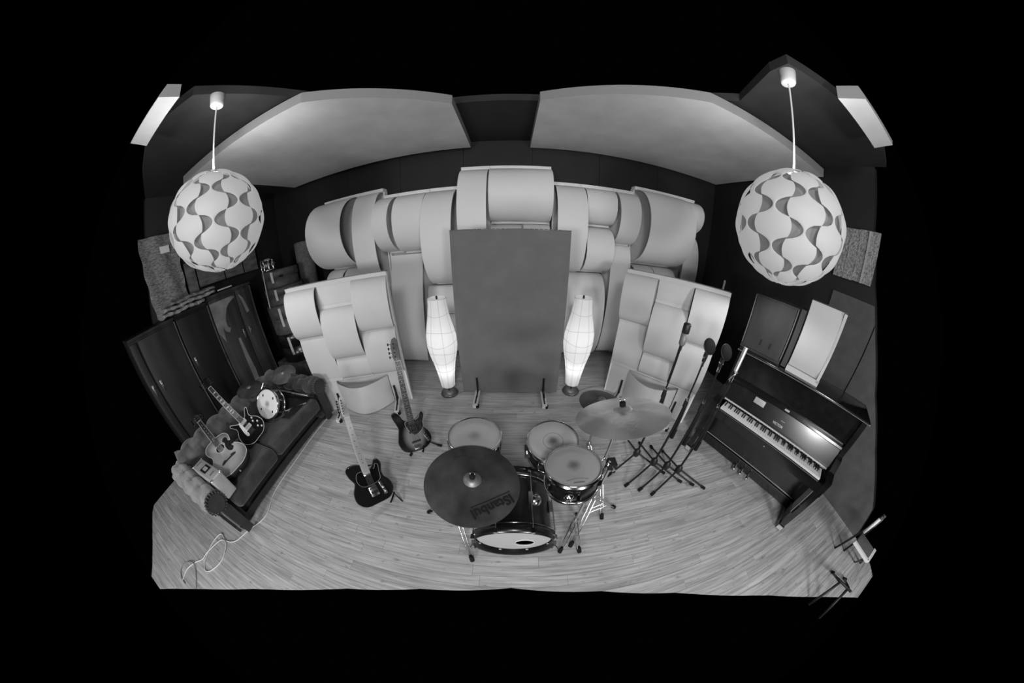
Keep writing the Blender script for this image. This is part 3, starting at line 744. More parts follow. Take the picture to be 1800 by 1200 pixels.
def worn_head(name, v, R, dark):
    m = mat(name, v, .6); nt = m.node_tree; b = nt.nodes['Principled BSDF']
    tc = nt.nodes.new('ShaderNodeTexCoord'); ln = nt.nodes.new('ShaderNodeVectorMath'); ln.operation = 'LENGTH'
    nz = nt.nodes.new('ShaderNodeTexNoise'); nz.inputs['Scale'].default_value = 30; nt.links.new(tc.outputs['Object'], nz.inputs['Vector'])
    ml = nt.nodes.new('ShaderNodeMath'); ml.operation = 'MULTIPLY_ADD'; ml.inputs[1].default_value = .02; nt.links.new(nz.outputs['Fac'], ml.inputs[0])
    nt.links.new(tc.outputs['Object'], ln.inputs[0]); nt.links.new(ln.outputs['Value'], ml.inputs[2])
    mr = nt.nodes.new('ShaderNodeMapRange'); mr.interpolation_type = 'SMOOTHSTEP'; mr.inputs[1].default_value = .015; mr.inputs[2].default_value = R*.42; mr.inputs[3].default_value = dark; mr.inputs[4].default_value = v
    nt.links.new(ml.outputs[0], mr.inputs[0]); nt.links.new(mr.outputs[0], b.inputs['Base Color'])
worn_head('head_worn_snare', .40, .18, .09); worn_head('head_worn_tom', .40, .16, .16); worn_head('head_worn_floor', .42, .19, .27); worn_head('head_worn_spare', .62, .16, .25)

def tripod(r, c, ztop, spread, angs, rod='chrome', zc=.32):
    c = Vector(c)
    MB().cyl((c.x, c.y, .10), (c.x, c.y, ztop), .011, n=12).build('tube', rod, r)
    MB().cyl((c.x, c.y, zc-.03), (c.x, c.y, zc+.03), .02, n=12).build('collar', rod, r)
    MB().cyl((c.x, c.y, .07), (c.x, c.y, .13), .018, n=12).build('lower_collar', rod, r)
    for a in angs:
        a = math.radians(a); d = Vector((math.cos(a), math.sin(a), 0)); s_ = Vector((-d.y, d.x, 0))*.014
        m = MB()
        for q in (-1, 1):
            m.cyl(c+Vector((0, 0, zc))+s_*q, c+d*spread+Vector((0, 0, .025))+s_*q*.8, .0048, n=6)
            m.cyl(c+Vector((0, 0, .10))+s_*q, c+d*spread*.55+Vector((0, 0, .155))+s_*q, .004, n=6)
        lg = m.build('leg', rod, r); stuff(lg)
        MB().cyl(c+d*(spread-.02)+Vector((0, 0, .045)), c+d*(spread+.012)+Vector((0, 0, .008)), .017, n=12).build('rubber_foot', 'rubber', lg)

# bass drum, front head towards the camera
BM = frame((.015, .53, .287), (1, 0, 0), None, (0, -1, 0))
r = thing('bass_drum', 'black bass drum lying on its side with a port hole in the white head', 'drum', BM)
R, D = .255, .40
MB().lathe([(R, -.02), (R, -D+.02)], 56).build('shell', 'drum_wrap', r)
for z0, z1, nm in ((.040, -.022, 'front_hoop'), (-D+.022, -D-.040, 'batter_hoop')):
    h = MB().lathe([(R+.008, z0), (R+.022, z0), (R+.024, (z0+z1)/2), (R+.022, z1), (R-.004, z1), (R+.006, z1+(.02 if z0 > 0 else -.0)), (R+.008, z0)], 56).build(nm, 'drum_wrap', r)
    ze = z1 if nm == 'front_hoop' else z0
    MB().lathe([(R+.004, ze-.001), (R+.023, ze-.003 if nm == 'front_hoop' else ze+.003), (R+.016, ze-.008 if nm == 'front_hoop' else ze+.008), (R+.002, ze-.006 if nm == 'front_hoop' else ze+.006), (R+.004, ze-.001)], 56).build('hoop_ring', 'chrome', h)
# front head with the port hole cut out
hx, hy, hr = .075, -.075, .062
vs = []; n = 56
for k in range(n): a = 2*pi*k/n; vs.append((hx+hr*math.cos(a), hy+hr*math.sin(a), -.004))
for k in range(n): a = 2*pi*k/n; vs.append(((R-.004)*math.cos(a), (R-.004)*math.sin(a), -.004))
hd = MB().add(vs, [(k, n+k, n+(k+1) % n, (k+1) % n) for k in range(n)]).build('front_head', 'drum_head_white', r)
MB().tube([(hx+(hr+.006)*math.cos(2*pi*k/32), hy+(hr+.006)*math.sin(2*pi*k/32), -.003) for k in range(32)], .007, 6, closed=True).build('port_ring', 'guitar_cream', hd)
MB().lathe([(0, -D), (R, -D)], 40).build('batter_head', 'drum_head_white', r)
for k in range(8):
    a = 2*pi*(k+.5)/8; c, s_ = math.cos(a), math.sin(a)
    m = MB(); m.cyl(((R+.028)*c, (R+.028)*s_, .02), ((R+.028)*c, (R+.028)*s_, -D-.02), .0042, n=6); stuff(m.build('tension_rod', 'chrome', r))
    for z in (.025, -D-.02):
        m = MB(); m.box(((R+.026)*c, (R+.026)*s_, z), (.022, .022, .032), Matrix.Identity(4)); m.box((R*c, R*s_, z+(.018 if z == 0 else -.018)), (.018, .018, .008)); stuff(m.build('claw', 'chrome', r))
    MB().box(((R+.014)*c, (R+.014)*s_, -D/2), (.026, .026, .09), Matrix.Identity(4)).build('lug', 'chrome', r)
for sx in (-1, 1):
    sp = MB().cyl((sx*.22, -.12, -.10), (sx*.33, -.268, .0), .007, n=8).build('spur', 'chrome', r)
m = MB(); m.lathe([(0, 0), (.045, 0), (.045, .012), (.02, .03), (0, .03)], 20, Matrix.Translation((.13, .215, -.20)) @ Matrix.Rotation(math.radians(-60), 4, 'X')); m.build('tom_mount', 'chrome', r)

o, h = drum('floor_tom', 'drum with a plain worn head standing behind the big dark cymbal', frame((-.274, 1.128, .70), (1, 0, 0), None, (.03, .06, 1)), .187, .36, 'head_worn_floor', group=None)
for k in range(3):
    a = math.radians(30+120*k); lg = MB().tube([((.19+.016)*math.cos(a), (.19+.016)*math.sin(a), -.10), (.206*math.cos(a), .206*math.sin(a), -.60), (.23*math.cos(a), .23*math.sin(a), -.63)], .006, 8).build('leg', 'chrome', o)
    MB().lathe([(0, -.66), (.016, -.66), (.016, -.63), (0, -.62)], 12, T(.23*math.cos(a), .23*math.sin(a), 0)).build('rubber_foot', 'rubber', lg)
sM = frame((.287, 1.095, .685), (1, 0, 0), None, (-.04, -.09, 1))
o, h = drum('snare_drum', 'drum with a ringed dark dot in its head, on a chrome stand', sM, .18, .15, 'head_worn_snare', ring=True, nl=10)
m = MB(); m.box((-.19, -.03, -.075), (.03, .05, .10)); m.build('strainer', 'chrome', o)
r = thing('snare_stand', 'low chrome tripod stand under the drum with the ringed dot', 'drum stand', T(.285, 1.10, 0))
tripod(r, (0, 0, 0), .44, .27, (100, 220, 340), zc=.26)
for k in range(3):
    a = math.radians(30+120*k)
    MB().tube([(0, 0, .44), (.10*math.cos(a), .10*math.sin(a), .47), (.172*math.cos(a), .172*math.sin(a), .49), (.176*math.cos(a), .176*math.sin(a), .50)], .007, 8).build('basket_arm', 'chrome', r)
tM = frame((.348, .772, .848), (1, 0, 0), None, (-.055, .15, 1))
o, h = drum('rack_tom', 'dark shelled drum on a bracket, nearest the bass drum top', tM, .158, .155, 'head_worn_tom', nl=6)
MB().prism([(-.03, -.132), (.04, -.132), (.03, -.122), (-.02, -.122)], .0, .0006).build('head_print', 'head_wear', h)
MB().tube([(-.06+.12*k/8, -.112+.012*math.sin(pi*k/8), .0005) for k in range(9)], .0015, 5).build('head_mark', 'head_wear', h)
MB().lathe([(0, 0), (.03, 0), (.03, .012), (0, .02)], 16, Matrix.Translation((-.05, -.158, -.085)) @ Matrix.Rotation(math.radians(90), 4, 'X')).build('mount_plate', 'chrome', o)
MB().tube([(.16, .03, -.03), (.205, .045, -.02), (.225, .04, -.06), (.21, .03, -.12), (.165, .02, -.14)], .008, 8).build('mount_yoke', 'chrome', o)
r = thing('tom_stand', 'chrome braced tripod stand carrying the dark drum bracket', 'drum stand', T(.60, .79, 0))
tripod(r, (0, 0, 0), .80, .28, (10, 135, 238), zc=.36)
MB().tube([(0, 0, .78), (-.02, 0, .82), (-.035, -.02, .80)], .012, 8).build('clamp_arm', 'chrome', r)
MB().box((0, 0, .80), (.05, .06, .05)).build('clamp', 'black_metal', r)
MB().cyl((.0, -.05, .80), (.0, .06, .80), .010, n=10).build('clamp_bolt', 'chrome', r)
r = thing('cymbal_stand', 'braced chrome stand leg beside the bass drum, double legs and black feet', 'cymbal stand', T(.45, .66, 0))
tripod(r, (0, 0, 0), .58, .17, (240, 290, 60), zc=.28)

def cymbal(name, label, c, nrm, R, m_bow, m_bell, spin=0, bellr=.19, cat='cymbal'):
    M = frame(c, (math.cos(spin), math.sin(spin), 0), None, nrm)
    r = thing(name, label, cat, M)
    rb = R*bellr; P = [(rb, 0.0), (R*.4, -.006), (R*.7, -.016), (R*.95, -.030), (R, -.033)]
    bow = MB().lathe(P, 64); bow.lathe([(a, z-.0016) for a, z in reversed(P)], 64); bow.lathe([(R, -.033), (R, -.0346)], 64)
    b = bow.build('bow', m_bow, r)
    q = [(.006, R*.085), (rb*.35, R*.082), (rb*.7, R*.055), (rb, 0.0)]
    MB().lathe(q, 40).build('bell', m_bell, r)
    return r, b
def wing_top(r, R):
    m = MB().lathe([(0, R*.08), (.017, R*.08), (.017, R*.08+.022), (.0, R*.08+.024)], 14); m.build('felt', 'rubber', r)
    for s_ in (-1, 1): MB().tube([(s_*.004, 0, R*.08+.024), (s_*.014, 0, R*.08+.034), (s_*.012, 0, R*.08+.042)], .004, 6).build('wing_nut', 'chrome', r)
n1 = Vector((.12, .01, .99)).normalized(); c1 = Vector((-.228, .722, .775))
r, b = cymbal('ride_cymbal', 'large dark cymbal with black lettering hiding part of the bass drum', c1, n1, .28, 'cymbal_dark', 'cymbal_bell')
wing_top(r, .28)
LM = Matrix.Translation((.128, -.150, -.0115)) @ Matrix.Rotation(math.radians(212), 4, 'Z') @ Matrix.Rotation(math.radians(-2), 4, 'X')
text('maker_lettering', 'IStanbul', .078, 'ink', b, LM, bold=.0022)
MB().box((-.01, -.040, 0), (.24, .005, .001), LM).build('lettering_rule', 'ink', b)
MB().tube([(-.135+.0035*k, .150+.0014*k+.007*math.sin(k*1.9)*(1-.02*k), -.0145) for k in range(22)], .0014, 5).build('signature', 'ink', b)
for px_, py_ in ((-.20, -.11), (-.155, -.175)): MB().lathe([(0, .001), (.003, .0005), (.0035, 0)], 8, Matrix.Translation((px_, py_, -.026))).build('rivet', 'chrome', b)
r = thing('cymbal_stand', 'chrome tripod stand under the large dark lettered cymbal', 'cymbal stand', T(-.40, .72, 0))
tripod(r, (0, 0, 0), .62, .30, (165, 292, 45), zc=.34)
MB().cyl((0, 0, .60), (.172, .0, .79), .008, n=8).build('boom_rod', 'chrome', r)
n2 = Vector((-.179, .384, 1)).normalized(); c2 = Vector((.591, .877, 1.174))
r, b = cymbal('crash_cymbal', 'bright cymbal on a tall stand near the microphone stands', c2, n2, .262, 'cymbal_bright', 'cymbal_bright', bellr=.2)
wing_top(r, .262)
r = thing('cymbal_stand', 'tall chrome stand under the bright cymbal', 'cymbal stand', T(.72, 1.06, 0))
tripod(r, (0, 0, 0), .82, .30, (30, 150, 275), zc=.36)
MB().cyl((0, 0, .80), (-.129, -.183, 1.18), .008, n=8).build('boom_rod', 'chrome', r)
MB().cyl((-.012, 0, .80), (.03, .01, .84), .016, n=10).build('tilter', 'black_metal', r)
r, b = cymbal('hi_hat_cymbal', 'dim cymbal edge showing from behind the bright cymbal', (.70, 1.36, .84), Vector((.05, .05, 1)), .18, 'cymbal_dark', 'cymbal_bell')
r = thing('hi_hat_stand', 'thin chrome stand carrying the dim cymbal behind the bright one', 'cymbal stand', T(.70, 1.36, 0))
tripod(r, (0, 0, 0), .85, .24, (60, 180, 300), zc=.3)

# ================================================================ GUITARS
def guitar(name, label, bottom, head, hint, out, thick, L, body_m, neck, nut_w, fb_m, head_poly, head_m, cat='guitar', bevel=.006):
    b = Vector(bottom); a = Vector(head)-b; sc_ = a.length/L
    M = frame(b, None, a, hint) @ Matrix.Scale(sc_, 4)
    r = thing(name, label, cat, M)
    o = smooth_loop(out, 6)
    bd = MB().prism(o, -thick, 0, None, True, bevel).build('body', body_m, r)
    y0, y1 = neck
    nk = MB(); nk.add([(-.032, y0, -.001), (.032, y0, -.001), (nut_w/2, y1, -.001), (-nut_w/2, y1, -.001), (-.018, y0, -.022), (.018, y0, -.022), (nut_w*.32, y1, -.018), (-nut_w*.32, y1, -.018)], [(0,1,2,3), (4,7,6,5), (0,3,7,4), (1,5,6,2), (0,4,5,1), (3,2,6,7)], Matrix.Translation((0, 0, .008)))
    nk.build('neck', 'maple' if fb_m == 'maple' else head_m, r)
    fb = MB(); fb.add([(-.0315, y0-.02, .008), (.0315, y0-.02, .008), (nut_w/2, y1, .008), (-nut_w/2, y1, .008), (-.0315, y0-.02, .014), (.0315, y0-.02, .014), (nut_w/2, y1, .014), (-nut_w/2, y1, .014)], [(3,2,1,0), (4,5,6,7), (0,1,5,4), (1,2,6,5), (2,3,7,6), (3,0,4,7)])
    f = fb.build('fingerboard', fb_m, r)
    hp = MB().prism(head_poly, -.008, .006, None, False, .002).build('headstock', head_m, r)
    return r, bd, f, hp, M
def frets(f, y0, y1, nb, nut_w, nfr, dots='string', block=(.010, .008), bound=False):
    if bound:
        for s2 in (-1, 1):
            MB().add([(s2*.0285, y0-.02, .006), (s2*.0315, y0-.02, .006), (s2*(nut_w/2+.003), y1, .006), (s2*nut_w/2, y1, .006), (s2*.0285, y0-.02, .0152), (s2*.0315, y0-.02, .0152), (s2*(nut_w/2+.003), y1, .0152), (s2*nut_w/2, y1, .0152)], [(4,5,6,7), (0,1,5,4), (1,2,6,5), (2,3,7,6), (3,0,4,7)]).build('neck_binding', 'guitar_cream', f)
    m = MB(); sl = y1-nb
    for k in range(1, nfr+1):
        yy = y1 - sl*(1-2**(-k/12))
        if yy < y0-.018: break
        ww = .057 + (nut_w-.057)*((yy-y0)/(y1-y0)); m.box((0, yy, .0145), (ww*.98, .003, .002))
    stuff(m.build('fret', 'string', f))
    m = MB()
    for k in (3, 5, 7, 9, 12, 15, 17):
        yy = y1 - sl*(1-2**(-(k-.5)/12))
        m.box((0, yy, .0142), (block[0], block[1], .001))
    stuff(m.build('position_mark', 'ink' if dots == 'ink' else 'guitar_cream', f))
    MB().box((0, y1+.002, .013), (nut_w, .005, .010)).build('nut', 'guitar_cream', f)
def strings(r, n, w0, w1, yb, yn, yh, zb=.020):
    m = MB()
    for k in range(n):
        t = k/(n-1)-.5; m.tube([(t*w0, yb, zb), (t*w1, yn, .018), (t*w1*1.1, yh, .010)], .0010 if n > 4 else .0016, 4)
    stuff(m.build('strings', 'string', r))
def tuner(hp, x, y, side, big=1.0):
    m = MB(); m.cyl((x, y, .006), (x, y, .018), .005*big, n=8); m.cyl((x, y, -.004), (x+side*.028*big, y, -.004), .003, n=6); m.box((x+side*.034*big, y, -.004), (.010*big, .018*big, .012)); stuff(m.build('tuner', 'chrome', hp))

# black single-cutaway electric on the floor
out = [(0,0),(.10,.008),(.155,.075),(.152,.15),(.118,.215),(.118,.27),(.132,.325),(.118,.375),(.088,.372),(.066,.335),(.036,.318),(.0,.35),(-.034,.384),(-.075,.398),(-.118,.392),(-.144,.36),(-.138,.305),(-.116,.235),(-.150,.16),(-.155,.075),(-.10,.008)]
out = [(a*1.14, b) for a, b in out]
hp_t = [(-.021,.79),(.021,.79),(.030,.80),(.030,.84),(.022,.955),(.006,.972),(-.018,.962),(-.030,.935),(-.034,.85),(-.030,.81)]
r, bd, f, hp, GM = guitar('electric_guitar', 'black single-cutaway electric guitar with maple neck standing on the floor', (-1.13, .77, .08), (-1.405, 1.215, .90), (.95, -.55, .80), out, .044, .97, 'guitar_black', (.31, .79), .049, 'maple', hp_t, 'maple')
frets(f, .31, .79, .145, .049, 21, 'ink'); strings(r, 6, .052, .035, .13, .79, .93)
MB().prism(smooth_loop([(.03,.318),(.066,.31),(.095,.345),(.118,.33),(.108,.27),(.098,.215),(.06,.19),(-.02,.185),(-.08,.20),(-.105,.25),(-.095,.30),(-.06,.325),(-.034,.31)], 4), 0, .0025).build('pickguard', 'guitar_guard', bd)
MB().tube([(p_[0], p_[1], .0026) for p_ in smooth_loop([(.066,.31),(.095,.345),(.118,.33),(.108,.27),(.098,.215),(.06,.19),(-.02,.185),(-.08,.20),(-.105,.25),(-.095,.30),(-.06,.325)], 4)], .0012, 4).build('guard_edge', 'plate_metal', bd)
m = MB(); m.rbox((0, .125, .004), (.075, .09, .006), .002); m.box((0, .118, .009), (.055, .02, .008)); stuff(m.build('bridge_plate', 'chrome', bd))
MB().rbox((0, .155, .009), (.066, .016, .008), .003).build('bridge_pickup', 'black_plastic', bd)
MB().rbox((0, .285, .006), (.060, .017, .010), .003).build('neck_pickup', 'chrome', bd)
m = MB(); m.rbox((.085, .12, .003), (.026, .13, .004), .0015, Matrix.Translation((.085,.12,0)) @ Matrix.Rotation(.12, 4, 'Z') @ Matrix.Translation((-.085,-.12,0))); m.build('control_plate', 'chrome', bd)
for yy in (.085, .125): MB().lathe([(0, .018), (.010, .018), (.011, .004), (.0, .004)], 14, T(.088-(yy-.12)*.12, yy, 0)).build('knob', 'chrome', bd)
MB().cyl((.083, .165, .004), (.083, .165, .022), .003, n=6).build('selector', 'ink', bd)
for s_ in (-1, 1): MB().cyl((s_*.155 if s_ > 0 else -.14, .36 if s_ < 0 else .05, -.02), ((s_*.172) if s_ > 0 else -.155, .37 if s_ < 0 else .045, -.02), .005, n=8).build('strap_button', 'chrome', bd)
for k in range(6): tuner(hp, -.020+.006*(k/5), .825+.022*k, -1)
r = thing('guitar_stand', 'thin black folding stand under the black single-cutaway guitar', 'guitar stand', T(-1.16, .88, 0))
MB().tube([(-.16, -.08, .01), (-.13, -.05, .07), (-.16, .12, .26)], .007, 6).build('leg', 'black_metal', r)
MB().tube([(.20, -.02, .01), (.12, .02, .07), (-.16, .12, .26)], .007, 6).build('leg', 'black_metal', r)
MB().tube([(-.22, .34, .01), (-.16, .12, .26)], .007, 6).build('leg', 'black_metal', r)
for q in ((-.12, -.08), (.12, -.03)): MB().tube([(q[0], q[1]+.06, .07), (q[0], q[1]-.03, .062), (q[0]+.01, q[1]-.05, .085)], .008, 8).build('cradle_hook', 'rubber', r)

# sunburst bass
out = [(0,0),(.11,.02),(.168,.09),(.158,.17),(.118,.235),(.122,.295),(.146,.35),(.146,.385),(.122,.395),(.095,.365),(.045,.335),(-.042,.345),(-.075,.375),(-.098,.425),(-.130,.458),(-.165,.450),(-.172,.41),(-.152,.345),(-.138,.28),(-.160,.20),(-.176,.12),(-.13,.03)]
hp_b = [(-.021,.94),(.021,.94),(.034,.955),(.032,1.01),(.030,1.13),(.012,1.165),(-.022,1.15),(-.040,1.10),(-.038,1.0),(-.034,.965)]
r, bd, f, hp, GM = guitar('bass_guitar', 'sunburst four-string bass guitar standing on the floor before the white gobo', (-.95, 1.41, .07), (-1.12, 1.815, 1.145), (.95, -.95, .9), out, .044, 1.16, 'bass_burst', (.335, .94), .046, 'rosewood', hp_b, 'headstock_brown')
frets(f, .335, .94, .085, .046, 20); strings(r, 4, .056, .032, .07, .94, 1.1)
MB().prism(smooth_loop([(.045,.34),(.088,.362),(.108,.402),(.135,.40),(.142,.36),(.118,.30),(.108,.24),(.06,.20),(.01,.185),(-.03,.22),(-.062,.30),(-.055,.345),(-.03,.33)], 4), 0, .0025).build('pickguard', 'tortoise', bd)
MB().tube([(p_[0], p_[1], .003) for p_ in smooth_loop([(.045,.34),(.088,.362),(.108,.402),(.135,.40),(.142,.36),(.118,.30),(.108,.24),(.06,.20),(.01,.185),(-.03,.22),(-.062,.30),(-.055,.345)], 4)], .0013, 4).build('guard_edge', 'guitar_cream', bd)
for yy in (.115, .225): MB().rbox((0, yy, .008), (.092, .018, .012), .003).build('pickup', 'ink', bd)
m = MB(); m.rbox((0, .055, .004), (.072, .05, .006), .002); m.box((0, .06, .010), (.06, .03, .008)); stuff(m.build('bridge_plate', 'chrome', bd))
MB().rbox((.115, .13, .003), (.03, .11, .004), .0015, Matrix.Translation((.115,.13,0)) @ Matrix.Rotation(.35, 4, 'Z') @ Matrix.Translation((-.115,-.13,0))).build('control_plate', 'chrome', bd)
for k, (qx, qy) in enumerate(((.105, .165), (.117, .132), (.130, .098))): MB().lathe([(0, .018), (.010, .018), (.012, .004), (0, .004)], 14, T(qx, qy, 0)).build('knob', 'ink', bd)
for k in range(4): tuner(hp, -.018, .985+.04*k, -1, 1.35)
r = thing('guitar_stand', 'short black tripod stand under the sunburst bass', 'guitar stand', T(-.98, 1.52, 0))
for q in ((-.07, -.14), (.22, .03), (-.06, .24)):
    lg = MB().tube([(0, .0, .16), (q[0]*.8, q[1]*.8, .04), (q[0], q[1], .012)], .010, 8).build('leg', 'black_metal', r)
    MB().cyl((q[0]*.85, q[1]*.85, .03), (q[0]*1.05, q[1]*1.05, .012), .014, n=10).build('rubber_foot', 'rubber', lg)
MB().cyl((0, 0, .14), (-.02, .06, .50), .010, n=10).build('post', 'black_metal', r)
for s_ in (-1, 1): MB().tube([(0, 0, .16), (s_*.07, -.03, .10), (s_*.08, -.12, .075), (s_*.08, -.13, .10)], .008, 8).build('cradle_arm', 'rubber', r)

# black electric with white binding on the sofa
out = [(0,0),(.09,.008),(.158,.075),(.155,.16),(.112,.225),(.105,.265),(.128,.305),(.142,.335),(.125,.345),(.095,.318),(.066,.285),(.034,.272),(-.034,.272),(-.066,.285),(-.098,.315),(-.128,.338),(-.140,.322),(-.122,.285),(-.108,.235),(-.152,.165),(-.158,.075),(-.09,.008)]
hp_l = [(-.021,.85),(.021,.85),(.036,.87),(.042,.99),(.020,1.005),(0,.993),(-.020,1.005),(-.042,.99),(-.036,.87)]
r, bd, f, hp, GM = guitar('electric_guitar', 'black electric guitar with white binding leaning on the sofa back', (-2.535, .842, .505), (-3.345, .872, 1.08), (.62, -.30, .72), out, .045, 1.0, 'guitar_black', (.272, .85), .042, 'rosewood', hp_l, 'guitar_black')
frets(f, .272, .85, .13, .042, 22, block=(.032, .014), bound=True); strings(r, 6, .052, .036, .10, .85, .95)
MB().tube([(p_[0], p_[1], -.002) for p_ in smooth_loop(out, 6)], .0028, 5, closed=True).build('binding', 'guitar_cream', bd)
MB().prism(smooth_loop([(-.034,.27),(-.050,.265),(-.062,.22),(-.075,.15),(-.072,.10),(-.045,.095),(-.035,.15),(-.030,.22)], 4), .006, .010).build('pickguard', 'guitar_cream', bd)
for yy in (.245, .165): 
    pk = MB().rbox((0, yy, .006), (.088, .044, .010), .003).build('pickup_ring', 'guitar_cream', bd)
    MB().rbox((0, yy, .010), (.070, .026, .012), .003).build('pickup', 'plate_metal', pk)
MB().box((0, .13, .010), (.085, .014, .012)).build('bridge', 'chrome', bd)
MB().prism([(-.045, .075), (.045, .075), (.02, .11), (-.02, .11)], .002, .014).build('tailpiece', 'chrome', bd)
for qx, qy in ((.085, .165), (.118, .125), (.085, .085), (.112, .05), (.10, .20)): MB().lathe([(0, .018), (.009, .018), (.012, .002), (0, .002)], 12, T(qx, qy, 0)).build('knob', 'guitar_cream', bd)
for k in range(3):
    for s_ in (-1, 1): tuner(hp, s_*.030, .895+.034*k, s_, 1.35)

# acoustic on the sofa
out = [(0,0),(.10,.008),(.185,.065),(.205,.14),(.185,.215),(.142,.275),(.132,.315),(.148,.37),(.152,.42),(.122,.472),(.06,.492),(0,.495)]
out = out + [(-a, b) for a, b in reversed(out[1:-1])]
hp_a = [(-.022,.86),(.022,.86),(.036,.875),(.038,.99),(.018,1.0),(0,1.01),(-.018,1.0),(-.038,.99),(-.036,.875)]
r, bd, f, hp, GM = guitar('acoustic_guitar', 'sunburst acoustic guitar with a butterfly-shaped dark pickguard lying on the sofa', (-2.38, .427, .555), (-3.30, .566, .83), (.80, -.18, .80), out, .09, 1.0, 'headstock_dark', (.49, .86), .044, 'rosewood', hp_a, 'rosewood')
frets(f, .49, .86, .215, .044, 15, bound=True); strings(r, 6, .055, .037, .16, .86, .96)
MB().prism(smooth_loop(out, 6), -.004, .0004).build('soundboard', 'acoustic_burst', bd)
MB().add([(-.0285,.385,.001),(.0285,.385,.001),(.0285,.49,.001),(-.0285,.49,.001),(-.0285,.385,.0138),(.0285,.385,.0138),(.0285,.49,.0138),(-.0285,.49,.0138)], [(4,5,6,7),(0,1,5,4),(1,2,6,5),(2,3,7,6),(3,0,4,7)]).build('fingerboard_end', 'rosewood', r)
MB().tube([(p_[0], p_[1], -.002) for p_ in smooth_loop(out, 6)], .004, 5, closed=True).build('binding', 'guitar_cream', bd)
MB().lathe([(0, .0012), (.049, .0012), (.049, 0)], 32, T(0, .335, 0)).build('sound_hole', 'ink', bd)
MB().lathe([(.050, .0), (.050, .0012), (.058, .0012), (.058, 0)], 32, T(0, .335, 0)).build('rosette', 'guitar_cream', bd)
MB().prism(smooth_loop([(.055,.30),(.07,.345),(.060,.385),(.095,.41),(.122,.385),(.115,.335),(.150,.315),(.152,.265),(.115,.265),(.12,.225),(.085,.205),(.055,.24)], 4), .0006, .0026).build('pickguard', 'tortoise', bd)
MB().prism(smooth_loop([(-.09,.155),(-.05,.172),(.05,.172),(.09,.155),(.085,.140),(.04,.145),(-.04,.145),(-.085,.140)], 3), .0, .008).build('bridge', 'rosewood', bd)
MB().box((0, .163, .010), (.075, .006, .006)).build('saddle', 'guitar_cream', bd)
MB().cyl((0, -.001, -.05), (0, -.018, -.05), .006, n=10).build('strap_button', 'guitar_cream', bd)
for k in range(3):
    for s_ in (-1, 1): tuner(hp, s_*.028, .895+.034*k, s_, 1.35)

# ================================================================ SOFA
s_r = thing('sofa', 'dark velvet sofa with tufted rolled arms along the wardrobes', 'sofa', T(-2.8, .93, 0))
OX, OY = 2.8, -.93
def sb(): return MB()
S0 = Matrix.Translation((OX, OY, 0))
MB().rbox((-2.86, .90, .165), (.70, 1.64, .24), .02, S0).build('base', 'velvet_dark', s_r)
for (ya, yb) in ((.17, .82), (.83, 1.63)):
    MB().rbox((-2.66, (ya+yb)/2, .36), (.70, yb-ya, .165), .05, S0, 5).build('seat_cushion', 'velvet', s_r)
def tuft(path, r0, n=24, per=.20):
    P = [Vector(p_) for p_ in path]; m = MB(); vs = []; prev = None; s_ = 0; cnt = len(P)
    for i, p_ in enumerate(P):
        d = (P[min(i+1, cnt-1)]-P[max(i-1, 0)]).normalized(); 
        if i: s_ += (P[i]-P[i-1]).length
        a = Vector((0, 0, 1)); a = (a-d*a.dot(d)).normalized(); b = d.cross(a)
        end = min(i, cnt-1-i); e = min(1, (.35+.65*min(1, end/2)))
        for k in range(n):
            th = 2*pi*k/n; row = k*6/n
            bump = (abs(math.sin(pi*s_/per + (pi/2 if int(row) % 2 else 0)))**.55) * (.25+.75*abs(math.sin(pi*row))**.6)
            rr = r0*(.76+.30*bump)*e; vs.append(p_ + (a*math.cos(th)+b*math.sin(th))*rr)
    fs = [(i*n+k, i*n+(k+1) % n, (i+1)*n+(k+1) % n, (i+1)*n+k) for i in range(cnt-1) for k in range(n)]
    fs += [tuple(reversed(range(n))), tuple((cnt-1)*n+k for k in range(n))]
    return m.add(vs, fs, S0, True)
def line(a, b, n): a = Vector(a); b = Vector(b); return [a.lerp(b, k/n) for k in range(n+1)]
tuft(line((-3.20, .10, .60), (-3.20, 1.76, .60), 100), .125).build('back_roll', 'velvet_mid', s_r)
MB().rbox((-3.16, .91, .36), (.20, 1.62, .46), .06, S0, 4).build('backrest', 'velvet', s_r)
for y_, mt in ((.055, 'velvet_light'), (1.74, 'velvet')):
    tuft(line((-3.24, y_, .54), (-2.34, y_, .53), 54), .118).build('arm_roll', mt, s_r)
    MB().rbox((-2.82, y_+(.05 if y_ < 1 else -.05), .30), (.84, .15, .40), .04, S0, 4).build('arm', 'velvet_dark', s_r)
    sc2 = MB().cyl((-2.36, y_, .53), (-2.315, y_, .53), .095, .085, n=24, M=S0).build('arm_scroll', 'velvet_dark', s_r)
    m = MB()
    for k in range(22):
        a = 2*pi*k/22; m.box((-2.33, y_+.098*math.cos(a), .53+.098*math.sin(a)), (.04, .014, .014), S0)
    stuff(m.build('ruffle', 'velvet', sc2))
    MB().prism([(-.045, .06), (.045, .06), (.05, .40), (.03, .47), (-.03, .47), (-.05, .40)], -.02, .02, S0 @ Matrix(((0,0,1,-2.36),(1,0,0,y_+(.03 if y_ < 1 else -.03)),(0,1,0,0),(0,0,0,1)))).build('front_post', 'sofa_wood', s_r)
MB().box((-2.49, .90, .075), (.035, 1.70, .07), S0).build('front_rail', 'sofa_wood', s_r)
MB().box((-2.80, .005, .075), (.66, .03, .07), S0).build('side_rail', 'sofa_wood', s_r)
for x_ in (-2.5, -3.15):
    for y_ in (.06, 1.72): MB().cyl((x_, y_, 0), (x_, y_, .05), .022, .03, n=12, M=S0).build('foot', 'sofa_wood', s_r)
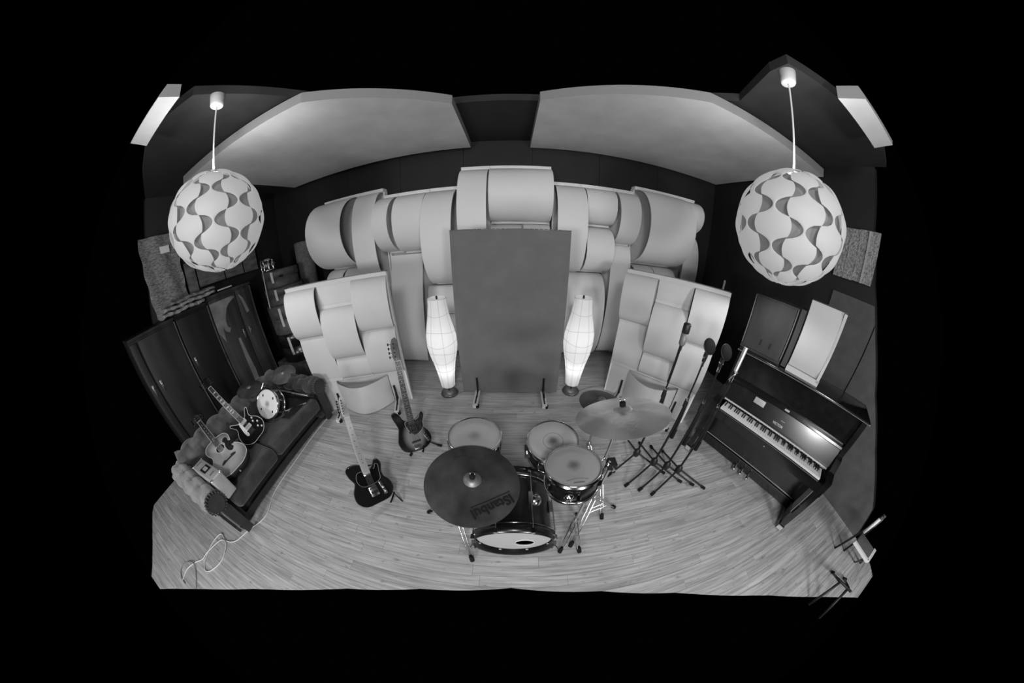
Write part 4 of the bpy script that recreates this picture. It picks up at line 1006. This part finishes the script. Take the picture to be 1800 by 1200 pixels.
# pale case on the sofa
r = thing('hard_case', 'pale metal edged case with a dark handle plate standing on the sofa by the arm', 'case', frame((-2.53, .215, .452), (.99, .03, 0), (-.03, .99, 0)))
MB().rbox((0, 0, .12), (.42, .125, .235), .012).build('body', 'case_grey', r)
MB().rbox((0, 0, .236), (.416, .121, .02), .006).build('lid', 'aluminium', r)
h = MB().prism([(-.06, -.04), (.05, -.04), (.06, .04), (-.05, .04)], .246, .250).build('handle_plate', 'ink', r)
MB().box((0, 0, .252), (.06, .04, .006)).build('handle', 'aluminium', h)
for x_ in (-.15, .14): MB().box((x_, 0, .248), (.022, .05, .006)).build('latch', 'mic_grey', r)
MB().box((0, -.063, .15), (.40, .004, .006)).build('seam', 'mic_grey', r)
for x_ in (-.21, .21):
    for y_ in (-.056, .056): MB().lathe([(0, .012), (.010, .008), (.013, 0)], 10, T(x_, y_, .240)).build('corner_cap', 'chrome', r)
# spare snare on its side, cymbals and a pedal arm on the sofa
M = frame((-2.70, 1.20, .625), (1, 0, 0), None, (.22, -.80, .60))
o, h = drum('snare_drum', 'chrome hooped drum tipped on its side on the sofa, clean white head', M, .165, .13, 'head_worn_spare', nl=8, shell='drum_wrap')
for a in (40, 130, 215, 320):
    a = math.radians(a); MB().box((.115*math.cos(a), .115*math.sin(a), .001), (.018, .026, .002)).build('tape_mark', 'ink', h)
r, b = cymbal('spare_cymbal', 'dark cymbal leaning flat against the sofa back beside the drum', (-3.14, 1.28, .745), Vector((.227, -.011, 1)), .175, 'cymbal_dark', 'cymbal_bell')
r, b = cymbal('spare_cymbal', 'dull cymbal with a pale bell lying on the far end of the sofa', (-2.96, 1.73, .69), Vector((.29, -.176, 1)), .18, 'cymbal_bell', 'cymbal_bell')
r = thing('drum_hardware', 'folded chrome drum stand lying on the far seat of the sofa', 'drum stand', T(0, 0, 0))
MB().cyl((-3.0, 1.38, .70), (-2.40, 1.58, .50), .014, n=10).build('tube', 'chrome', r)
MB().cyl((-2.62, 1.55, .52), (-2.36, 1.60, .49), .020, n=10).build('sleeve', 'chrome', r)
MB().cyl((-2.36, 1.60, .49), (-2.31, 1.61, .485), .022, n=10).build('rubber_foot', 'rubber', r)
MB().cyl((-2.66, 1.24, .46), (-2.38, 1.50, .462), .011, n=10).build('leg', 'chrome', r)
MB().cyl((-2.99, 1.36, .68), (-2.98, 1.42, .73), .02, n=10).build('wing_nut', 'chrome', r)
o = MB()
def cloth(u, v):
    x = -3.02+.62*u; y_ = 1.20+.56*v
    return (x, y_, .452+.035*math.sin(7*u+2*v)*math.sin(5*v+1) * (1-abs(2*u-1)**4) + .018)
o.grid(cloth, 14, 14); tag(o.build('black_cloth', 'ink'), 'crumpled black cloth spread under the hardware on the sofa', 'cloth')

# ================================================================ WARDROBES
def plane_x(x): return Matrix(((0,0,1,x),(1,0,0,0),(0,1,0,0),(0,0,0,1)))     # (a, b, c) -> (x+c, a, b)
def wardrobe(label, ya, yb, H, doors, m_body, m_door, knob_side):
    r = thing('wardrobe', label, 'wardrobe', T(-4.6, (ya+yb)/2, 0)); oy = (ya+yb)/2
    MB().box((-.02, 0, H/2+.03), (.56, yb-ya-.01, H-.06)).build('carcass', m_body, r)
    MB().box((.0, 0, .035), (.54, yb-ya-.02, .07)).build('plinth', 'wardrobe_dark', r)
    MB().box((.005, 0, H-.01), (.62, yb-ya-.002, .03)).build('cornice', m_body, r)
    for i, (a, b) in enumerate(doors):
        d = MB().rbox((.277, (a+b)/2-oy, H/2+.02), (.03, b-a-.012, H-.16), .008, n=2).build('door', m_door, r)
        ky = (b-.06 if knob_side[i] > 0 else a+.06)-oy
        MB().rbox((.295, ky, 1.08), (.006, .026, .15), .002, n=2).build('lock_plate', 'brass', d)
        MB().lathe([(0, 0), (.012, 0), (.012, .02), (.006, .03), (0, .03)], 12, Matrix.Translation((.297, ky, 1.11)) @ Matrix.Rotation(pi/2, 4, 'Y')).build('key_knob', 'chrome', d)
    MB().box((.285, yb-oy-.012, H/2), (.02, .018, H-.1)).build('edge_strip', 'wardrobe_edge', r)
    return r
wardrobe('dark two-door wardrobe with brass lock plates behind the sofa arm', .38, 1.085, 1.765, [(.385, .495), (.505, 1.07)], 'wardrobe_wood', 'wardrobe_wood', (1, -1))
wardrobe('nearly black one-door wardrobe between two brown wardrobes', 1.095, 1.645, 1.775, [(1.10, 1.63)], 'wardrobe_dark', 'wardrobe_dark', (-1,))
r = wardrobe('walnut wardrobe with pale curved inlay on rounded doors', 1.655, 2.47, 1.83, [(1.665, 2.16), (2.17, 2.46)], 'walnut', 'walnut', (1, -1))
oy = (1.655+2.47)/2
def crescent(c0, ctrl, w0, w1, n=18):
    P = smooth_path(ctrl, 8); L_ = []; R_ = []
    for i, q in enumerate(P):
        d = (Vector(P[min(i+1, len(P)-1)])-Vector(P[max(i-1, 0)])).normalized(); t = i/(len(P)-1); w_ = (w0+(w1-w0)*t)*(.25+.75*math.sin(pi*min(1, t*.6+.15)))
        L_.append((q[0]-d.y*w_, q[1]+d.x*w_)); R_.append((q[0]+d.y*w_, q[1]-d.x*w_))
    return L_ + list(reversed(R_))
for ctrl, w0, w1 in (([(2.12-oy, 1.70), (1.95-oy, 1.62), (1.84-oy, 1.45), (1.82-oy, 1.30), (1.88-oy, 1.24)], .02, .045), ([(2.21-oy, 1.70), (2.26-oy, 1.60), (2.30-oy, 1.38)], .008, .035)):
    MB().prism(crescent(None, ctrl, w0, w1), 0, .004, plane_x(.292)).build('inlay', 'inlay_wood', r)
MB().prism([(1.67-oy, 1.72), (2.10-oy, 1.72), (1.93-oy, 1.62), (1.80-oy, 1.45), (1.76-oy, 1.25), (1.74-oy, 1.10), (1.67-oy, 1.28)], 0, .003, plane_x(.291)).build('inlay_field', 'inlay_wood', r)
MB().box((.297, 2.165-oy, .96), (.012, .008, 1.6)).build('door_bead', 'wardrobe_edge', r)
MB().prism([(-.05, 0), (.03, 0), (.06, .3), (.02, .9), (-.02, .9)], 0, .004, plane_x(.291) @ Matrix.Translation((1.98-oy, .16, 0))).build('inlay', 'inlay_wood', r)
# blankets and boards on and above the wardrobes
for k, (ya, yb, x_, z_, mt) in enumerate(((.95, 1.62, -4.45, 1.815, 'blanket_light'), (1.0, 1.85, -4.52, 1.875, 'blanket_light'), (1.15, 1.90, -4.60, 1.93, 'blanket'))):
    def fold(u, v, ya=ya, yb=yb, x_=x_, z_=z_, k=k):
        a = 2*pi*u; c, s2 = math.cos(a), math.sin(a)
        rx_ = .17*abs(c)**.5*(1 if c > 0 else -1); rz_ = .026*abs(s2)**.5*(1 if s2 > 0 else -1)
        w_ = .010*math.sin(37*v+5*u)+.012*math.sin(13*v+k); return (x_+rx_+w_*.6, ya+(yb-ya)*v, z_+rz_+w_*.6)
    m = MB().grid(fold, 24, 34, closed_u=True); n_ = len(m.v)
    m.f += [tuple(reversed(range(24))), tuple(n_-24+i for i in range(24))]; m.sm += [False, False]
    tag(m.build('folded_blanket', mt), ('pale shaggy folded blanket lying lowest on the wardrobe tops', 'long shaggy folded blanket in the middle of the pile on the wardrobes', 'dark folded blanket topmost of the pile on the wardrobes')[k], 'blanket', 'folded blankets on the wardrobes')
def hang(u, v):
    y_ = .98+.60*u; z_ = 1.80+1.12*v
    return (-4.83+.02*math.sin(11*u+3*v)+.05*(1-v)*math.sin(3*u), y_+.01*math.sin(20*v), z_)
m = MB().grid(hang, 20, 30); m.grid(lambda u, v: (hang(1-u, v)[0]-.02, hang(1-u, v)[1], hang(1-u, v)[2]), 20, 30)
tag(m.build('wall_blanket', 'blanket'), 'coarse woven blanket hanging on the wall above the wardrobes', 'blanket')
tag(MB().box((-4.80, 1.36, 2.70), (.006, .15, .10)).build('paper_tag', 'paper'), 'white printed paper tag pinned on the hanging blanket', 'paper tag')
for k, (ya, yb, za, zb) in enumerate(((1.62, 1.80, 1.9, 2.42), (1.82, 2.32, 2.0, 2.45), (2.34, 2.72, 2.0, 2.45), (2.74, 3.05, 2.0, 2.42))):
    tag(MB().box((-4.86+.01*k, (ya+yb)/2, (za+zb)/2), (.03, yb-ya-.01, zb-za)).build('wall_board', 'board_wood'),
        ('narrow dim wooden board next to the hanging blanket', 'wide dim wooden board on the wall above the blanket pile', 'dim wooden board second nearest to the drum cases', 'dim wooden board right beside the drum cases')[k], 'board', 'wooden boards on the wall above the wardrobes')
tag(MB().box((-4.34, 2.02, 1.868), (.02, .26, .018)).build('white_stick', 'case_strap'), 'short white stick lying on the front edge of the walnut wardrobe', 'stick')

# ================================================================ DRUM CASES, CARPET ROLL
tag(MB().rbox((-3.88, 2.86, .165), (.84, .74, .33), .03).build('trunk', 'case_fibre'), 'low dark trunk under the stack of round drum cases', 'trunk')
zc = .33
for k, (h_, R_, lab) in enumerate(((.52, .36, 'lowest and glossiest round drum case standing on the trunk'), (.50, .36, 'round grey drum case second from the bottom of the stack'), (.28, .34, 'shallow round drum case third from the bottom of the stack'), (.28, .315, 'topmost shallow drum case under the small chrome-lugged drum'))):
    dx = (0, .0, .02, .0)[k]
    r = thing('drum_case', lab, 'drum case', T(-3.88+dx, 2.86, zc), 'stacked drum cases')
    mt = 'case_fibre' if k else 'drum_wrap'
    MB().lathe([(0, 0), (R_-.01, 0), (R_-.004, .01), (R_-.004, h_*.62), (0, h_*.62)], 40).build('body', mt, r)
    MB().lathe([(R_-.004, h_*.55), (R_+.004, h_*.55), (R_+.004, h_-.012), (R_-.012, h_-.002), (0, h_-.002)], 40).build('lid', mt, r)
    a = math.radians(-62); d = Vector((math.cos(a), math.sin(a), 0))
    MB().sheet([(-R_-.012-.004*math.sin(pi*q/8), h_*.92-h_*.62*q/8) for q in range(9)], -.022, .022, .006, Matrix.Rotation(a+pi/2, 4, 'Z')).build('strap', 'case_strap', r)
    b2 = math.radians(-35); MB().box(((R_+.010)*math.cos(b2), (R_+.010)*math.sin(b2), h_*.6), (.05, .05, .035)).build('buckle', 'black_metal', r)
    zc += h_
o, h = drum('small_drum', 'small dark drum bristling with chrome lugs on top of the drum cases', T(-4.0, 2.72, zc+.195), .10, .18, 'drum_head', nl=8)
for k in range(4):
    a = 2*pi*k/4+.4; MB().cyl((.115*math.cos(a), .115*math.sin(a), -.08), (.15*math.cos(a), .15*math.sin(a), -.08), .012, n=8).build('tube_lug', 'chrome', o)
MB().cyl((.06, -.16, -.17), (.22, -.30, -.75), .009, n=8).build('hanging_stick', 'case_strap', o)  # thin stick hanging free below the drum, holds nothing up
r = thing('carpet_roll', 'grey carpet roll standing on end in the dark corner', 'carpet roll', T(-3.77, 3.42, 0))
MB().lathe([(0, 0), (.165, 0), (.172, .02), (.17, 1.2), (.172, 2.24), (.16, 2.27), (0, 2.26)], 32).build('roll', 'carpet_roll', r)
m = MB(); m.tube([(.15*(1-k/60)*math.cos(k*.42), .15*(1-k/60)*math.sin(k*.42), 2.275) for k in range(56)], .006, 5); m.build('roll_end', 'carpet_roll', r)

# ================================================================ FLOOR THINGS
m = MB(); m.tube(smooth_path([(-2.44, 2.0, .006), (-2.46, 1.5, .006), (-2.44, 1.06, .006), (-2.42, .56, .006), (-2.33, .28, .006), (-2.43, .06, .006), (-2.51, -.11, .006), (-2.64, -.17, .006), (-2.76, -.15, .010), (-2.80, -.28, .006), (-2.76, -.46, .006), (-2.68, -.54, .006), (-2.60, -.50, .006), (-2.54, -.35, .006), (-2.60, -.20, .012), (-2.70, -.20, .014), (-2.78, -.38, .012), (-2.80, -.48, .006), (-2.87, -.56, .006), (-2.93, -.68, .006), (-2.90, -.80, .006)], 8), .0055, 6)
tag(m.build('white_cable', 'cord_white'), 'white cable looping over the floor from under the sofa front', 'cable')
m = MB(); m.tube(smooth_path([(-2.84, -.80, .006), (-2.96, -.78, .006), (-3.02, -.72, .006), (-3.0, -.64, .006), (-2.88, -.58, .016), (-2.77, -.64, .006), (-2.66, -.74, .006)], 8), .005, 6)
tag(m.build('dark_cable', 'cord_grey'), 'thin dark cable curled on the floor beside the white cable', 'cable')
# low folding chair at the right
r = thing('folding_chair', 'low folding chair with grey seat and white rim near the right wall', 'chair', T(3.08, -.60, 0))
MB().rbox((.02, 0, .335), (.20, .22, .025), .01).build('seat', 'chair_grey', r)
MB().box((-.095, 0, .335), (.03, .23, .03)).build('seat_rim', 'chair_white', r)
MB().box((.02, -.115, .335), (.22, .03, .03)).build('seat_rim', 'chair_white', r)
for q0, q1 in (((.10, .15, .0), (.0, .12, .66)), ((.22, .05, 0), (.10, .09, .64))): MB().tube([q0, q1], .011, 8).build('back_post', 'black_metal', r)
MB().tube([(-.01, .12, .42), (.0, .12, .62)], .016, 8).build('back_bar', 'chair_white', r)
MB().rbox((.05, .105, .58), (.10, .03, .12), .01).build('backrest', 'chair_grey', r)
for q0, q1 in (((.28, -.14, 0), (-.04, -.10, .33)), ((.36, -.20, 0), (.06, -.10, .33))): MB().tube([q0, q1], .010, 8).build('front_leg', 'black_metal', r)
r = thing('folding_stand', 'black folding stand whose two slanted tubes reach the floor by the folding chair', 'stand', T(2.40, -.70, 0))
for (a_, b_) in (((.52, .09, .0), (.16, .05, .27)), ((.64, -.06, .0), (.22, -.05, .27))):
    lg = MB().tube([a_, b_], .013, 8).build('leg', 'black_metal', r)
    MB().cyl((a_[0], a_[1], 0), (a_[0]-.05, a_[1], .045), .017, n=10).build('rubber_foot', 'rubber', lg)
MB().tube([(.155, .09, .27), (.225, -.09, .27)], .012, 8).build('crossbar', 'ink', r)
MB().tube([(.16, .05, .27), (.0, .03, .0)], .012, 8).build('rear_leg', 'ink', r)
MB().tube([(.22, -.05, .27), (.05, -.14, .0)], .012, 8).build('rear_leg', 'ink', r)
